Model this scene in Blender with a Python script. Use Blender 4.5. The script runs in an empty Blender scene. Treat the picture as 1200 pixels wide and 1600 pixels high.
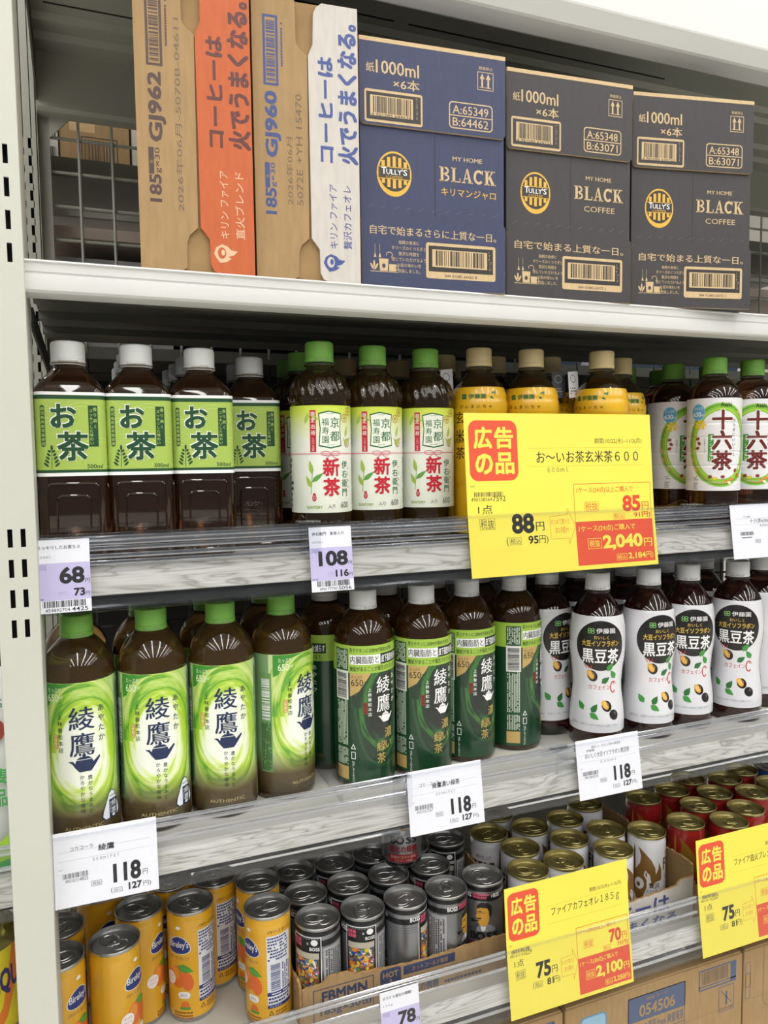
import bpy, bmesh, math, random
from mathutils import Vector, Matrix
random.seed(7)
S = .001                      # everything below is written in millimetres
ZC = 1.15                     # eye height above the shop floor (m)
D = bpy.data
scn = bpy.context.scene
COL = scn.collection
PI = math.pi
rad = math.radians
def W(x, y, z): return Vector((x*S, y*S, z*S + ZC))

# ------------------------------------------------------------ camera, world, lights, exposure
def set_camera():
    cam = D.cameras.new('camera'); o = D.objects.new('camera', cam); COL.objects.link(o)
    yaw, pitch, roll = rad(21.54), rad(4.184), rad(.7294)
    cy, sy, cp, sp = math.cos(yaw), math.sin(yaw), math.cos(pitch), math.sin(pitch)
    fwd = Vector((sy*cp, cy*cp, -sp)); right = Vector((cy, -sy, 0)); down = fwd.cross(right)
    r2 = right*math.cos(roll) + down*math.sin(roll); d2 = -right*math.sin(roll) + down*math.cos(roll)
    M = Matrix((r2, -d2, -fwd)).transposed().to_4x4(); M.translation = W(0, 0, 0)
    o.matrix_world = M
    cam.sensor_fit = 'VERTICAL'; cam.sensor_height = 36; cam.lens = 1189.2*36/1600
    cam.clip_start = .02; cam.clip_end = 60
    scn.camera = o
set_camera()
w = D.worlds.new('shop'); scn.world = w; w.use_nodes = True
bg = w.node_tree.nodes['Background']; bg.inputs[0].default_value = (.95, .98, 1, 1); bg.inputs[1].default_value = .21
scn.view_settings.view_transform = 'Standard'; scn.view_settings.look = 'None'
scn.view_settings.gamma = 1; scn.view_settings.use_curve_mapping = False
scn.view_settings.exposure = -0.05
scn.cycles.sample_clamp_indirect = 4
def strip_light(x, y, z, lx, ly, power):
    L = D.lights.new('tube_light', 'AREA'); L.shape = 'RECTANGLE'; L.size = lx*S; L.size_y = ly*S
    L.energy = power; L.color = (1, .985, .95)
    o = D.objects.new('tube_light', L); COL.objects.link(o); o.location = W(x, y, z)
for x in (-3300, -2200, -1100, 0, 1100, 2200, 3300, 4400):
    strip_light(x, -2000, 1750, 170, 5200, 47)
for x in (-1100, 0, 1100, 2200):
    strip_light(x, 2700, 1750, 170, 1700, 24)

# ------------------------------------------------------------ materials
MATS = {}
def lin(c):
    c = c.lstrip('#'); r = [int(c[i:i+2], 16)/255 for i in (0, 2, 4)]
    return tuple(((v/12.92) if v <= .04045 else ((v+.055)/1.055)**2.4) for v in r) + (1,)
class NT:
    def __init__(s, m): s.t = m.node_tree; s.n = s.t.nodes; s.b = s.n['Principled BSDF']
    def add(s, k, **kw):
        n = s.n.new(k)
        for a, v in kw.items(): setattr(n, a, v)
        return n
    def lk(s, a, b): s.t.links.new(a, b)
    def val(s, sock, v):
        if hasattr(v, 'is_output'): s.lk(v, sock)
        else: sock.default_value = v
    def math(s, op, a, b=0.0, clamp=False):
        n = s.add('ShaderNodeMath', operation=op, use_clamp=clamp); s.val(n.inputs[0], a); s.val(n.inputs[1], b); return n.outputs[0]
    def ramp(s, f, stops, interp='LINEAR'):
        n = s.add('ShaderNodeValToRGB'); s.lk(f, n.inputs[0]); e = n.color_ramp.elements; n.color_ramp.interpolation = interp
        while len(e) < len(stops): e.new(.5)
        for q, (p, c) in zip(e, stops): q.position = p; q.color = lin(c) if isinstance(c, str) else c
        return n.outputs[0]
    def mix(s, f, a, b, mode='MIX'):
        n = s.add('ShaderNodeMix', data_type='RGBA', blend_type=mode)
        s.val(n.inputs[0], f); s.val(n.inputs[6], lin(a) if isinstance(a, str) else a); s.val(n.inputs[7], lin(b) if isinstance(b, str) else b); return n.outputs[2]
    def obj(s):
        n = s.add('ShaderNodeTexCoord'); return n.outputs['Object']
    def noise(s, vec, scale, detail=3, scl=(1, 1, 1), dist=0):
        m = s.add('ShaderNodeMapping'); m.inputs[3].default_value = scl; s.lk(vec, m.inputs[0])
        n = s.add('ShaderNodeTexNoise'); n.inputs['Scale'].default_value = scale; n.inputs['Detail'].default_value = detail; n.inputs['Distortion'].default_value = dist
        s.lk(m.outputs[0], n.inputs['Vector']); return n.outputs['Fac']
    def uv(s, R):
        """round label: arc position and height, in millimetres"""
        x = s.add('ShaderNodeSeparateXYZ'); s.lk(s.obj(), x.inputs[0])
        a = s.math('ARCTAN2', x.outputs[0], s.math('MULTIPLY', x.outputs[1], -1.))
        return s.math('MULTIPLY', a, R), s.math('MULTIPLY', x.outputs[2], 1000.)
    def bump(s, h, strength=.2, dist=.001):
        b = s.add('ShaderNodeBump'); b.inputs['Strength'].default_value = strength; b.inputs['Distance'].default_value = dist
        s.lk(h, b.inputs['Height']); s.lk(b.outputs[0], s.b.inputs['Normal'])
def mat(name, col, rough=.5, metal=0, var=.04, vs=60, scl=(1, 1, 1), bump=0, spec=.5, coat=0):
    if name in MATS: return MATS[name]
    m = D.materials.new(name); m.use_nodes = True; t = NT(m)
    b = t.b; b.inputs['Roughness'].default_value = rough; b.inputs['Metallic'].default_value = metal
    b.inputs['Specular IOR Level'].default_value = spec; b.inputs['Coat Weight'].default_value = coat; b.inputs['Coat Roughness'].default_value = .08
    c = lin(col)
    if var:
        f = t.noise(t.obj(), vs, 3, scl)
        t.lk(t.ramp(f, [(.25, tuple(max(0, v*(1-var*2)) for v in c[:3])+(1,)), (.75, tuple(min(1, v*(1+var)) for v in c[:3])+(1,))]), b.inputs['Base Color'])
        if bump: t.bump(f, bump)
    else: b.inputs['Base Color'].default_value = c
    MATS[name] = m; return m
def ink(col, rough=.45):
    return mat('ink_'+col.lstrip('#')+('' if rough == .45 else '_g'), col, rough, var=0)
WHITE = mat('white_enamel', '#dcdcd6', .38, var=.02, vs=8)
GREY = mat('grey_steel', '#8f9084', .5, var=.03, vs=10)
DARK = mat('dark_steel', '#3a3a36', .55)
BLACK = mat('shade_black', '#0c0c10', .8)  # flat black standing in for the darkness of slots, hollows and gaps
KRAFT = mat('kraft', '#a3855c', .75, var=.07, vs=30, scl=(6, 6, 1), bump=.12)
KRAFTIN = mat('kraft_inner', '#9a7c52', .8, var=.08, vs=40, bump=.15)
TORN = mat('torn_kraft', '#b08a5a', .9, var=.25, vs=260, bump=.6)
def liner(name, col): return mat(name, col, .6, var=.05, vs=40, scl=(5, 5, 1), bump=.08)
ORANGE = liner('orange_liner', '#bd5c2e'); WBOARD = liner('white_liner', '#c6c0b9'); NAVY = liner('navy_liner', '#373d5c'); CHAR = liner('charcoal_liner', '#3a3739')
TAN = liner('tan_print', '#cbb085')
PAPER = mat('tag_paper', '#eeedf2', .5, var=.01); LILAC = mat('lilac_paper', '#c8bfe2', .5, var=.01)
YELLOW = mat('yellow_paper', '#eddd50', .5, var=.015, vs=12); RED = mat('red_print', '#da4f30', .5, var=.01)
def cap_mat(name, col): return mat(name, col, .42, var=.02, vs=20)
CAPW = cap_mat('white_cap', '#dfe0e0'); CAPG = cap_mat('green_cap', '#76b048'); CAPT = cap_mat('tan_cap', '#ccb98a'); CAPL = cap_mat('leaf_cap', '#78aa50')
STEEL = mat('can_steel', '#b9b9b7', .24, metal=1, var=.05, vs=40); GOLD = mat('can_gold', '#b7a368', .26, metal=1, var=.05, vs=40)
LIDS = mat('lid_steel', '#b2b2b0', .32, metal=.85, var=.06, vs=60); LIDG = mat('lid_gold', '#b2a56c', .36, metal=.8, var=.06, vs=60)
def clear_mat(name, tint, gloss=.12, base=.04):
    m = D.materials.new(name); m.use_nodes = True; t = NT(m); o = t.n['Material Output']
    tr = t.add('ShaderNodeBsdfTransparent'); tr.inputs[0].default_value = tint
    g = t.add('ShaderNodeBsdfGlossy'); g.inputs['Roughness'].default_value = gloss
    ge = t.add('ShaderNodeNewGeometry'); dp = t.add('ShaderNodeVectorMath', operation='DOT_PRODUCT'); t.lk(ge.outputs['Normal'], dp.inputs[0]); t.lk(ge.outputs['Incoming'], dp.inputs[1])
    fr = t.math('ADD', t.math('MULTIPLY', t.math('POWER', t.math('SUBTRACT', 1., t.math('ABSOLUTE', dp.outputs['Value'])), 4.), .7), base, True)
    nz = t.noise(t.obj(), 40, 2, (1, 8, 8)); bp = t.add('ShaderNodeBump'); bp.inputs['Strength'].default_value = .15; bp.inputs['Distance'].default_value = .001
    t.lk(nz, bp.inputs['Height']); t.lk(bp.outputs[0], g.inputs['Normal'])
    mx = t.add('ShaderNodeMixShader'); t.lk(fr, mx.inputs[0]); t.lk(tr.outputs[0], mx.inputs[1]); t.lk(g.outputs[0], mx.inputs[2])
    t.lk(mx.outputs[0], o.inputs[0]); MATS[name] = m; return m
CLEAR = clear_mat('clear_acrylic', (.95, .96, .98, 1))
RIBBED = clear_mat('ribbed_acrylic', (.88, .88, .92, 1), .14, .5)
def wood_mat():
    m = D.materials.new('whitewashed_wood'); m.use_nodes = True; t = NT(m); v = t.obj()
    a = t.noise(v, 6, 3, (.7, 3, 7), 1.2); g = t.math('FRACT', t.math('MULTIPLY', a, 9.))
    g2 = t.math('ABSOLUTE', t.math('SUBTRACT', g, .5)); fine = t.noise(v, 30, 4, (.25, 6, 26))
    c = t.ramp(g2, [(0, '#b4b0a6'), (.14, '#dcd9d1'), (.5, '#eeece6')]); c2 = t.ramp(fine, [(.3, '#c9c6be'), (.6, '#f2f0ea')])
    t.lk(t.mix(.62, c, c2, 'MULTIPLY'), t.b.inputs['Base Color']); t.b.inputs['Roughness'].default_value = .45
    MATS['wood'] = m; return m
WOOD = wood_mat()
def tea_mat(name, low, high, z0, z1, rough=.06):
    """tinted PET with tea in it; clearer above the fill line (z0..z1 mm)"""
    m = D.materials.new(name); m.use_nodes = True; t = NT(m); b = t.b
    x = t.add('ShaderNodeSeparateXYZ'); t.lk(t.obj(), x.inputs[0])
    f = t.math('DIVIDE', t.math('SUBTRACT', t.math('MULTIPLY', x.outputs[2], 1000.), z0), z1-z0, True)
    t.lk(t.ramp(f, [(0, low), (1, high)]), b.inputs['Base Color'])
    b.inputs['Roughness'].default_value = rough; b.inputs['IOR'].default_value = 1.36; b.inputs['Transmission Weight'].default_value = .93
    b.inputs['Coat Weight'].default_value = .6; b.inputs['Coat Roughness'].default_value = .04; b.inputs['Coat IOR'].default_value = 1.55
    MATS[name] = m; return m
TEA_OCHA = tea_mat('dark_roast_tea', '#7a4e2c', '#9a8468', 172, 186)
TEA_IYE = tea_mat('green_tea_brown', '#7a5c30', '#c0b898', 186, 196)
TEA_GEN = tea_mat('rice_tea', '#7a5c26', '#c8bc94', 186, 200)
TEA_ASA = tea_mat('blended_tea', '#744830', '#b5aa98', 188, 198)
TEA_AYA = tea_mat('cloudy_green_tea', '#b28a50', '#b8a680', 204, 214)
TEA_KOI = tea_mat('deep_green_tea', '#9c6a38', '#a58a68', 204, 214)
TEA_KUR = tea_mat('black_bean_tea', '#704036', '#c0b8b0', 200, 208)
TEA_YEL = tea_mat('yellow_drink', '#c9c06a', '#d8d4a0', 190, 205)

# ------------------------------------------------------------ mesh building
class MB:
    def __init__(s): s.v = []; s.f = []; s.m = []; s.sm = []; s.mats = []
    def mi(s, m):
        if m not in s.mats: s.mats.append(m)
        return s.mats.index(m)
    def add(s, vs, fs, m, smooth=False):
        o = len(s.v); k = s.mi(m); s.v += [tuple(v) for v in vs]
        for f in fs: s.f.append([o+i for i in f]); s.m.append(k); s.sm.append(smooth)
    def box(s, x0, x1, y0, y1, z0, z1, m, bev=0):
        if bev:
            bm = bmesh.new(); bmesh.ops.create_cube(bm, size=1)
            for v in bm.verts: v.co = ((x0+x1)/2+v.co.x*(x1-x0), (y0+y1)/2+v.co.y*(y1-y0), (z0+z1)/2+v.co.z*(z1-z0))
            bmesh.ops.bevel(bm, geom=bm.edges[:], offset=bev, segments=2, affect='EDGES', profile=.5)
            bm.verts.index_update(); s.add([v.co[:] for v in bm.verts], [[v.index for v in f.verts] for f in bm.faces], m); bm.free(); return
        s.add([(x0,y0,z0),(x1,y0,z0),(x1,y1,z0),(x0,y1,z0),(x0,y0,z1),(x1,y0,z1),(x1,y1,z1),(x0,y1,z1)],
              [(0,3,2,1),(4,5,6,7),(0,1,5,4),(1,2,6,5),(2,3,7,6),(3,0,4,7)], m)
    def loft(s, rings, m, cap0=True, cap1=True, smooth=True):
        n = len(rings[0]); vs = [p for r in rings for p in r]; fs = []
        for i in range(len(rings)-1):
            for j in range(n):
                k = (j+1) % n; fs.append((i*n+j, i*n+k, (i+1)*n+k, (i+1)*n+j))
        if cap0: fs.append(tuple(range(n-1, -1, -1)))
        if cap1: fs.append(tuple((len(rings)-1)*n+j for j in range(n)))
        s.add(vs, fs, m, smooth)
    def lathe(s, prof, m, seg=40, cap0=True, cap1=True, mod=None, cx=0, cy=0):
        rings = []
        for r, z in prof:
            ring = []
            for j in range(seg):
                a = 2*PI*j/seg; rr = r*(mod(a, z) if mod else 1)
                ring.append((cx+rr*math.sin(a), cy-rr*math.cos(a), z))
            rings.append(ring)
        s.loft(rings, m, cap0, cap1)
    def tube(s, path, r, m, seg=8, closed=False):
        path = [Vector(p) for p in path]; n = len(path); rings = []
        for i, p in enumerate(path):
            a = path[(i-1) % n] if (i or closed) else p; b = path[(i+1) % n] if (i < n-1 or closed) else p
            d = (b-a).normalized(); u = d.orthogonal() if abs(d.z) > .99 else d.cross(Vector((0, 0, 1))); u.normalize(); v = d.cross(u)
            rings.append([p+u*r*math.cos(2*PI*k/seg)+v*r*math.sin(2*PI*k/seg) for k in range(seg)])
        if closed: rings.append(rings[0])
        s.loft(rings, m, not closed, not closed)
    def plate(s, poly, m, fn, t, edge=None):
        """outline in the plane, thickened: fn(u,v,d)"""
        n = len(poly); A = [fn(u, v, t) for u, v in poly]; B = [fn(u, v, 0) for u, v in poly]
        s.add(A+B, [tuple(range(n)), tuple(range(2*n-1, n-1, -1))], m)
        s.add(A+B, [(i, n+i, n+(i+1) % n, (i+1) % n) for i in range(n)], edge or m)
    def build(s, name, parent=None, loc=None, rot=0, ang=35, fix=False):
        me = D.meshes.new(name); me.from_pydata([(x*S, y*S, z*S) for x, y, z in s.v], [], s.f)
        for m in s.mats: me.materials.append(m)
        me.polygons.foreach_set('material_index', s.m); me.polygons.foreach_set('use_smooth', s.sm)
        if fix:
            bm = bmesh.new(); bm.from_mesh(me); bmesh.ops.recalc_face_normals(bm, faces=bm.faces); bm.to_mesh(me); bm.free()
        if any(s.sm): me.set_sharp_from_angle(angle=rad(ang))
        me.update(); o = D.objects.new(name, me); COL.objects.link(o)
        if parent: o.parent = parent
        if loc is not None: o.location = loc
        o.rotation_euler.z = rot
        return o
def tag(o, label, cat, group=None, kind=None):
    o['label'] = label; o['category'] = cat
    if group: o['group'] = group
    if kind: o['kind'] = kind
    return o
def struct(o): o['kind'] = 'structure'; return o
def empty(name, loc, rot=0):
    o = D.objects.new(name, None); COL.objects.link(o); o.location = loc; o.rotation_euler.z = rot; o.empty_display_size = .02; return o
def dup(root, loc, rot, label):
    r = root.copy(); COL.objects.link(r); r.location = loc; r.rotation_euler.z = rot; r['label'] = label
    for ch in list(root.children):
        c = ch.copy(); COL.objects.link(c); c.parent = r
        for g in list(ch.children):
            d = g.copy(); COL.objects.link(d); d.parent = c
    return r
TC = {}
def glyphs(s, off=0.):
    k = (s, off)
    if k not in TC:
        c = D.curves.new('t', 'FONT'); c.body = s; c.size = 1; c.resolution_u = 6 if off else 2; c.offset = off
        o = D.objects.new('t', c); COL.objects.link(o)
        me = D.meshes.new_from_object(o.evaluated_get(bpy.context.evaluated_depsgraph_get()))
        vs = [(v.co.x, v.co.y) for v in me.vertices]; fs = [tuple(p.vertices) for p in me.polygons]
        D.objects.remove(o); D.meshes.remove(me); D.curves.remove(c)
        TC[k] = (vs, fs)
    return TC[k]
def heavy(b):
    """stroke thickening: shifted copies of the outline"""
    if not b: return ((0, 0),)
    if b < .013: return ((b, 0), (-b, 0))
    return ((b, b), (-b, b), (b, -b), (-b, -b))
def digits(t): return all(q in '0123456789,.:×%' for q in t)
class Canvas:
    """flat print: shapes in millimetres, stacked in layers"""
    def __init__(s): s.i = []
    def poly(s, pts, m, l=1): s.i.append(([tuple(p) for p in pts], [tuple(range(len(pts)))], m, l)); return s
    def rect(s, x0, y0, x1, y1, m, l=1): return s.poly([(x0,y0),(x1,y0),(x1,y1),(x0,y1)], m, l)
    def rrect(s, x0, y0, x1, y1, r, m, l=1): return s.poly(rr(x0, y0, x1, y1, r), m, l)
    def ell(s, x, y, a, b, m, l=1, n=28, rot=0):
        c, q = math.cos(rot), math.sin(rot)
        return s.poly([(x+a*math.cos(2*PI*k/n)*c-b*math.sin(2*PI*k/n)*q, y+a*math.cos(2*PI*k/n)*q+b*math.sin(2*PI*k/n)*c) for k in range(n)], m, l)
    def frame(s, x0, y0, x1, y1, t, m, l=1):
        return s.rect(x0,y0,x1,y0+t,m,l).rect(x0,y1-t,x1,y1,m,l).rect(x0,y0+t,x0+t,y1-t,m,l).rect(x1-t,y0+t,x1,y1-t,m,l)
    def line(s, pts, t, m, l=1):
        for (a, b), (c, d) in zip(pts, pts[1:]):
            L = math.hypot(c-a, d-b) or 1; nx, ny = -(d-b)/L*t/2, (c-a)/L*t/2
            s.poly([(a-nx,b-ny),(c-nx,d-ny),(c+nx,d+ny),(a+nx,b+ny)], m, l)
        return s
    def ring(s, x, y, a, b, t, m, l=1, a0=0, a1=2*PI, n=28):
        P = [(a0+(a1-a0)*k/n) for k in range(n+1)]
        vs = [(x+(a)*math.cos(p), y+(b)*math.sin(p)) for p in P]+[(x+(a-t)*math.cos(p), y+(b-t)*math.sin(p)) for p in P]
        s.i.append((vs, [(k, k+1, n+2+k, n+1+k) for k in range(n)], m, l)); return s
    def glyph(s, vs, fs, fn, m, l, bold):
        for i, (dx, dy) in enumerate(heavy(bold)): s.i.append(([fn(x+dx, y+dy) for x, y in vs], fs, m, l+.11*i))
        return s
    def text(s, t, x0, y0, x1, y1, m, l=1, bold=.0, rot=0):
        """glyph outlines fitted into the rectangle; rot=1 reads upward"""
        if not t: return s
        if digits(t): vs, fs = glyphs(t, round(min(bold, .04), 3)); bold = 0
        else: vs, fs = glyphs(t); bold = min(bold, .034)
        if not vs: return s
        if rot: vs = [(-y, x) for x, y in vs]
        xs = [v[0] for v in vs]; ys = [v[1] for v in vs]; a, b, c, d = min(xs)-bold, max(xs)+bold, min(ys)-bold, max(ys)+bold
        return s.glyph(vs, fs, lambda x, y: (x0+(x-a)/(b-a or 1)*(x1-x0), y0+(y-c)/(d-c or 1)*(y1-y0)), m, l, bold)
    def ch(s, t, x, y, sz, m, l=1, bold=0, sx=1):
        vs, fs = glyphs(t); return s.glyph(vs, fs, lambda u, v: (x+(u-.5)*sz*sx, y+(v-.38)*sz), m, l, bold)
    def vtext(s, t, x, y, sz, m, l=1, bold=0, pitch=None, sx=1):
        """vertical writing from (x, y = top)"""
        p = pitch or sz*1.02
        for k, q in enumerate(t):
            vs, fs = glyphs(q); yy = y-sz/2-k*p
            if q in 'ー〜': s.glyph(vs, fs, lambda u, v: (x-(v-.38)*sz*sx, yy+(.5-u)*sz), m, l, bold)
            else: s.ch(q, x, yy, sz, m, l, bold, sx)
        return s
    def htext(s, t, x, y, sz, m, l=1, bold=0, sx=1, align=0):
        vs, fs = glyphs(t)
        if not vs: return s
        o = max(v[0] for v in vs)*align/2
        return s.glyph(vs, fs, lambda u, v: (x+(u-o)*sz*sx, y+v*sz), m, l, bold)
    def bars(s, x0, y0, x1, y1, m, l=1, n=38, vert=False, seed=3):
        q = random.Random(seed); L = (y1-y0) if vert else (x1-x0); ws = [q.choice((1, 1, 2, 3)) for _ in range(2*n)]; k = L/sum(ws); p = 0
        for i, wd in enumerate(ws):
            if i % 2 == 0:
                if vert: s.rect(x0, y0+p*k, x1, y0+(p+wd)*k, m, l)
                else: s.rect(x0+p*k, y0, x0+(p+wd)*k, y1, m, l)
            p += wd
        return s
    def small(s, x0, y0, x1, y1, rows, m, l=1, seed=1, vert=False, fill=.55):
        """unreadably small print"""
        q = random.Random(seed); h = (y1-y0)/rows if not vert else (x1-x0)/rows
        for r in range(rows):
            p = (x0 if not vert else y0); e = (x1 if not vert else y1)
            while p < e-h:
                wd = min(h*q.uniform(.5, 1.0), e-p)
                if q.random() < .9:
                    if vert: s.rect(x0+r*h+h*(1-fill)/2, p, x0+r*h+h*(1+fill)/2, p+wd*.8, m, l)
                    else: s.rect(p, y0+r*h+h*(1-fill)/2, p+wd*.8, y0+r*h+h*(1+fill)/2, m, l)
                p += wd
        return s
    def put(s, mb, fn, du=0, dv=0, t=.10):
        for vs, fs, m, l in s.i:
            if du or dv:
                bm = bmesh.new(); B = [bm.verts.new((x, y, 0)) for x, y in vs]
                for f in fs:
                    try: bm.faces.new([B[i] for i in f])
                    except ValueError: pass
                for ax, d in ((0, du), (1, dv)):
                    if not d: continue
                    a = min(v[ax] for v in vs); b = max(v[ax] for v in vs)
                    k = math.floor(a/d)+1
                    while k*d < b-1e-6:
                        co = [0, 0, 0]; co[ax] = k*d; no = [0, 0, 0]; no[ax] = 1
                        bmesh.ops.bisect_plane(bm, geom=bm.verts[:]+bm.edges[:]+bm.faces[:], plane_co=co, plane_no=no); k += 1
                bm.verts.index_update(); V2 = [(v.co.x, v.co.y) for v in bm.verts]; F2 = [[v.index for v in f.verts] for f in bm.faces]; bm.free()
            else: V2, F2 = vs, fs
            out = []
            for f in F2:      # keep every face turned outwards
                A = sum(V2[f[i]][0]*V2[f[(i+1) % len(f)]][1]-V2[f[(i+1) % len(f)]][0]*V2[f[i]][1] for i in range(len(f)))
                out.append(f if A > 0 else f[::-1])
            mb.add([fn(u, v, l*t) for u, v in V2], out, m, bool(du))
def rr(x0, y0, x1, y1, r, n=5, which=(1, 1, 1, 1)):
    P = []
    for k, (cx, cy, a) in enumerate(((x1-r, y1-r, 0), (x0+r, y1-r, 90), (x0+r, y0+r, 180), (x1-r, y0+r, 270))):
        if not which[k]: P.append(((x1, y1), (x0, y1), (x0, y0), (x1, y0))[k]); continue
        for i in range(n+1):
            t = rad(a+90*i/n); P.append((cx+r*math.cos(t), cy+r*math.sin(t)))
    return P
K_ = ink('#1d1d1f'); KW = ink('#efefef')

# ------------------------------------------------------------ the shop and the gondola
def ext(mb, poly, x0, x1, m, smooth=False):
    """profile in (y, z) drawn out along the shelf"""
    n = len(poly); vs = [(x0, y, z) for y, z in poly]+[(x1, y, z) for y, z in poly]
    mb.add(vs, [(i, (i+1) % n, n+(i+1) % n, n+i) for i in range(n)], m, smooth)
    mb.add(vs, [tuple(range(n-1, -1, -1)), tuple(range(n, 2*n))], m)
O = W(0, 0, 0)
FLOORM = mat('floor_vinyl', '#cfccc4', .35, var=.05, vs=3); CEILM = mat('ceiling_board', '#e6e6e2', .8, var=.02, vs=3); WALLM = mat('shop_wall', '#d6d2ca', .8, var=.03, vs=2)
b = MB(); b.box(-4500, 6000, -3500, 4200, -1160, -1150, FLOORM); struct(b.build('floor', loc=O))
b = MB(); b.box(-4500, 6000, -3500, 4200, 1850, 1870, CEILM); struct(b.build('ceiling', loc=O))
b = MB(); b.box(-4500, 6000, 3600, 3640, -1150, 1850, WALLM); struct(b.build('wall_back', loc=O))

XL, XR = -38.6, 1560
POSTM = mat('post_enamel', '#c3c4ba', .4, var=.02, vs=6); POSTR = mat('shaded_post_enamel', '#a9aa9e', .5, var=.03, vs=6)  # rear enamel is the post white, greyed to carry shade at the back
b = MB(); zt, zb = 680, -1150
C = [(-69.7, -60.6), (-56.7, -50.6), (-46.7, -39.1)]
rows = [(-57-25.7*k) for k in range(4)]+[(257-26.2*k) for k in range(4)]
for a, c in C: b.box(a, c, 705, 707, zb, zt, POSTM)
for a, c in ((-60.6, -56.7), (-50.6, -46.7)):
    z = zt
    for r in sorted(rows, reverse=True): b.box(a, c, 705, 707, r, z, POSTM); z = r-15.5
    b.box(a, c, 705, 707, zb, z, POSTM)
b.box(-70.4, -68.4, 706.2, 775, zb, zt, POSTM); b.box(-40.4, -38.4, 706.2, 775, zb, zt, POSTM); b.box(-70, -39, 773, 775, zb, zt, BLACK)
for x in (-69.4, -39.4): b.lathe([(1.0, zb), (1.0, zt)], POSTM, 12, cx=x, cy=706)
b.box(-64, -43, 716, 718, -160, 280, BLACK)  # black sheet put behind the slots as their inner darkness
tag(b.build('upright_post', loc=O), 'white slotted upright post at the left end of the shelves', 'post')
b = MB()
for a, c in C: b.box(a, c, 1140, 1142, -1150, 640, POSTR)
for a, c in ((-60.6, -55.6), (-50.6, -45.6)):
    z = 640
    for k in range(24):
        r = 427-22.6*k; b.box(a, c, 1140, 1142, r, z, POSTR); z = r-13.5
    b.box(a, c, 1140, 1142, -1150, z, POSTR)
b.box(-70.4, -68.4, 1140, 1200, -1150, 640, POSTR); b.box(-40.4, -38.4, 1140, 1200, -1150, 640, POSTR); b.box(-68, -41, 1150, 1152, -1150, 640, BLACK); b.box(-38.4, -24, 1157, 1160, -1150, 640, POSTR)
tag(b.build('rear_post', loc=O), 'rear post greyed for shade, two slot columns, beside the wire mesh', 'post')

# header shelf over the top row
HEADW = mat('header_white', '#d6d6d4', .45, var=.01, vs=4); UNDER = mat('shade_grey', '#5c5c54', .55, var=.04, vs=6)  # underside grey darkened to carry the shade beneath the shelves
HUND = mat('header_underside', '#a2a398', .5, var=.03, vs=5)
r = empty('header_shelf', O); tag(r, 'white header panel and ridged grey shelf above the cartons', 'shelf')
b = MB(); ext(b, [(703, 900), (703, 475), (703.6, 473), (714, 458.5), (717, 457), (742, 456), (742, 462), (717, 463), (710, 470), (709, 900)], -38.4, XR, HEADW); b.build('header_panel', r, fix=True)
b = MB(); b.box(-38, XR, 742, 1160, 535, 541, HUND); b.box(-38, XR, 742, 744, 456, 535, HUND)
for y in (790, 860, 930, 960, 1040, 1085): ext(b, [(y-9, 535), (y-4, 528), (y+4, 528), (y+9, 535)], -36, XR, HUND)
b.build('shelf_board', r)
b = MB()
for y in (903, 1008): 
    for x in (-22, 398): b.box(x, x+400, y, y+2.5, 534.4, 535, BLACK)
b.build('slot', r)
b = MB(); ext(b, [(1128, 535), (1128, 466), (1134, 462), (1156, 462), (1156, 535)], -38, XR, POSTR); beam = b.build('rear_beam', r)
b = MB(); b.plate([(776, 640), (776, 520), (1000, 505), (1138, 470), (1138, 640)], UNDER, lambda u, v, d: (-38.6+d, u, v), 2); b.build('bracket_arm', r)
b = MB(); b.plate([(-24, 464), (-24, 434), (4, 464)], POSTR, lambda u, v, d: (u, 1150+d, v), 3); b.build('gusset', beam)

# top shelf: white enamel lip
r = empty('shelf', O); tag(r, 'white enamelled top shelf carrying the cartons', 'shelf')
LIPW = mat('lip_enamel', '#d2d2d0', .35, var=.02, vs=12)
b = MB(); ext(b, [(712.5, 168.5), (711.5, 167), (713.5, 165.5), (713.5, 159), (714.5, 158), (714.5, 157), (712, 156), (711.5, 147), (712, 143.5), (714, 141.5), (718, 140.5), (736, 140.5), (736, 143), (719, 143.5), (719, 168.5)], -38.4, XR, LIPW, True); b.build('shelf_lip', r, ang=25, fix=True)
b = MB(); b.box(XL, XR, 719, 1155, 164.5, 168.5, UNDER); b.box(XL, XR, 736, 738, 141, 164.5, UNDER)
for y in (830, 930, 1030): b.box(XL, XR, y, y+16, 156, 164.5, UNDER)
b.build('shelf_board', r)
b = MB(); b.plate([(776, 140), (776, 118), (1138, 114), (1138, 140)], DARK, lambda u, v, d: (-38.3+d, u, v), 2); b.build('bracket_arm', r)

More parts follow.
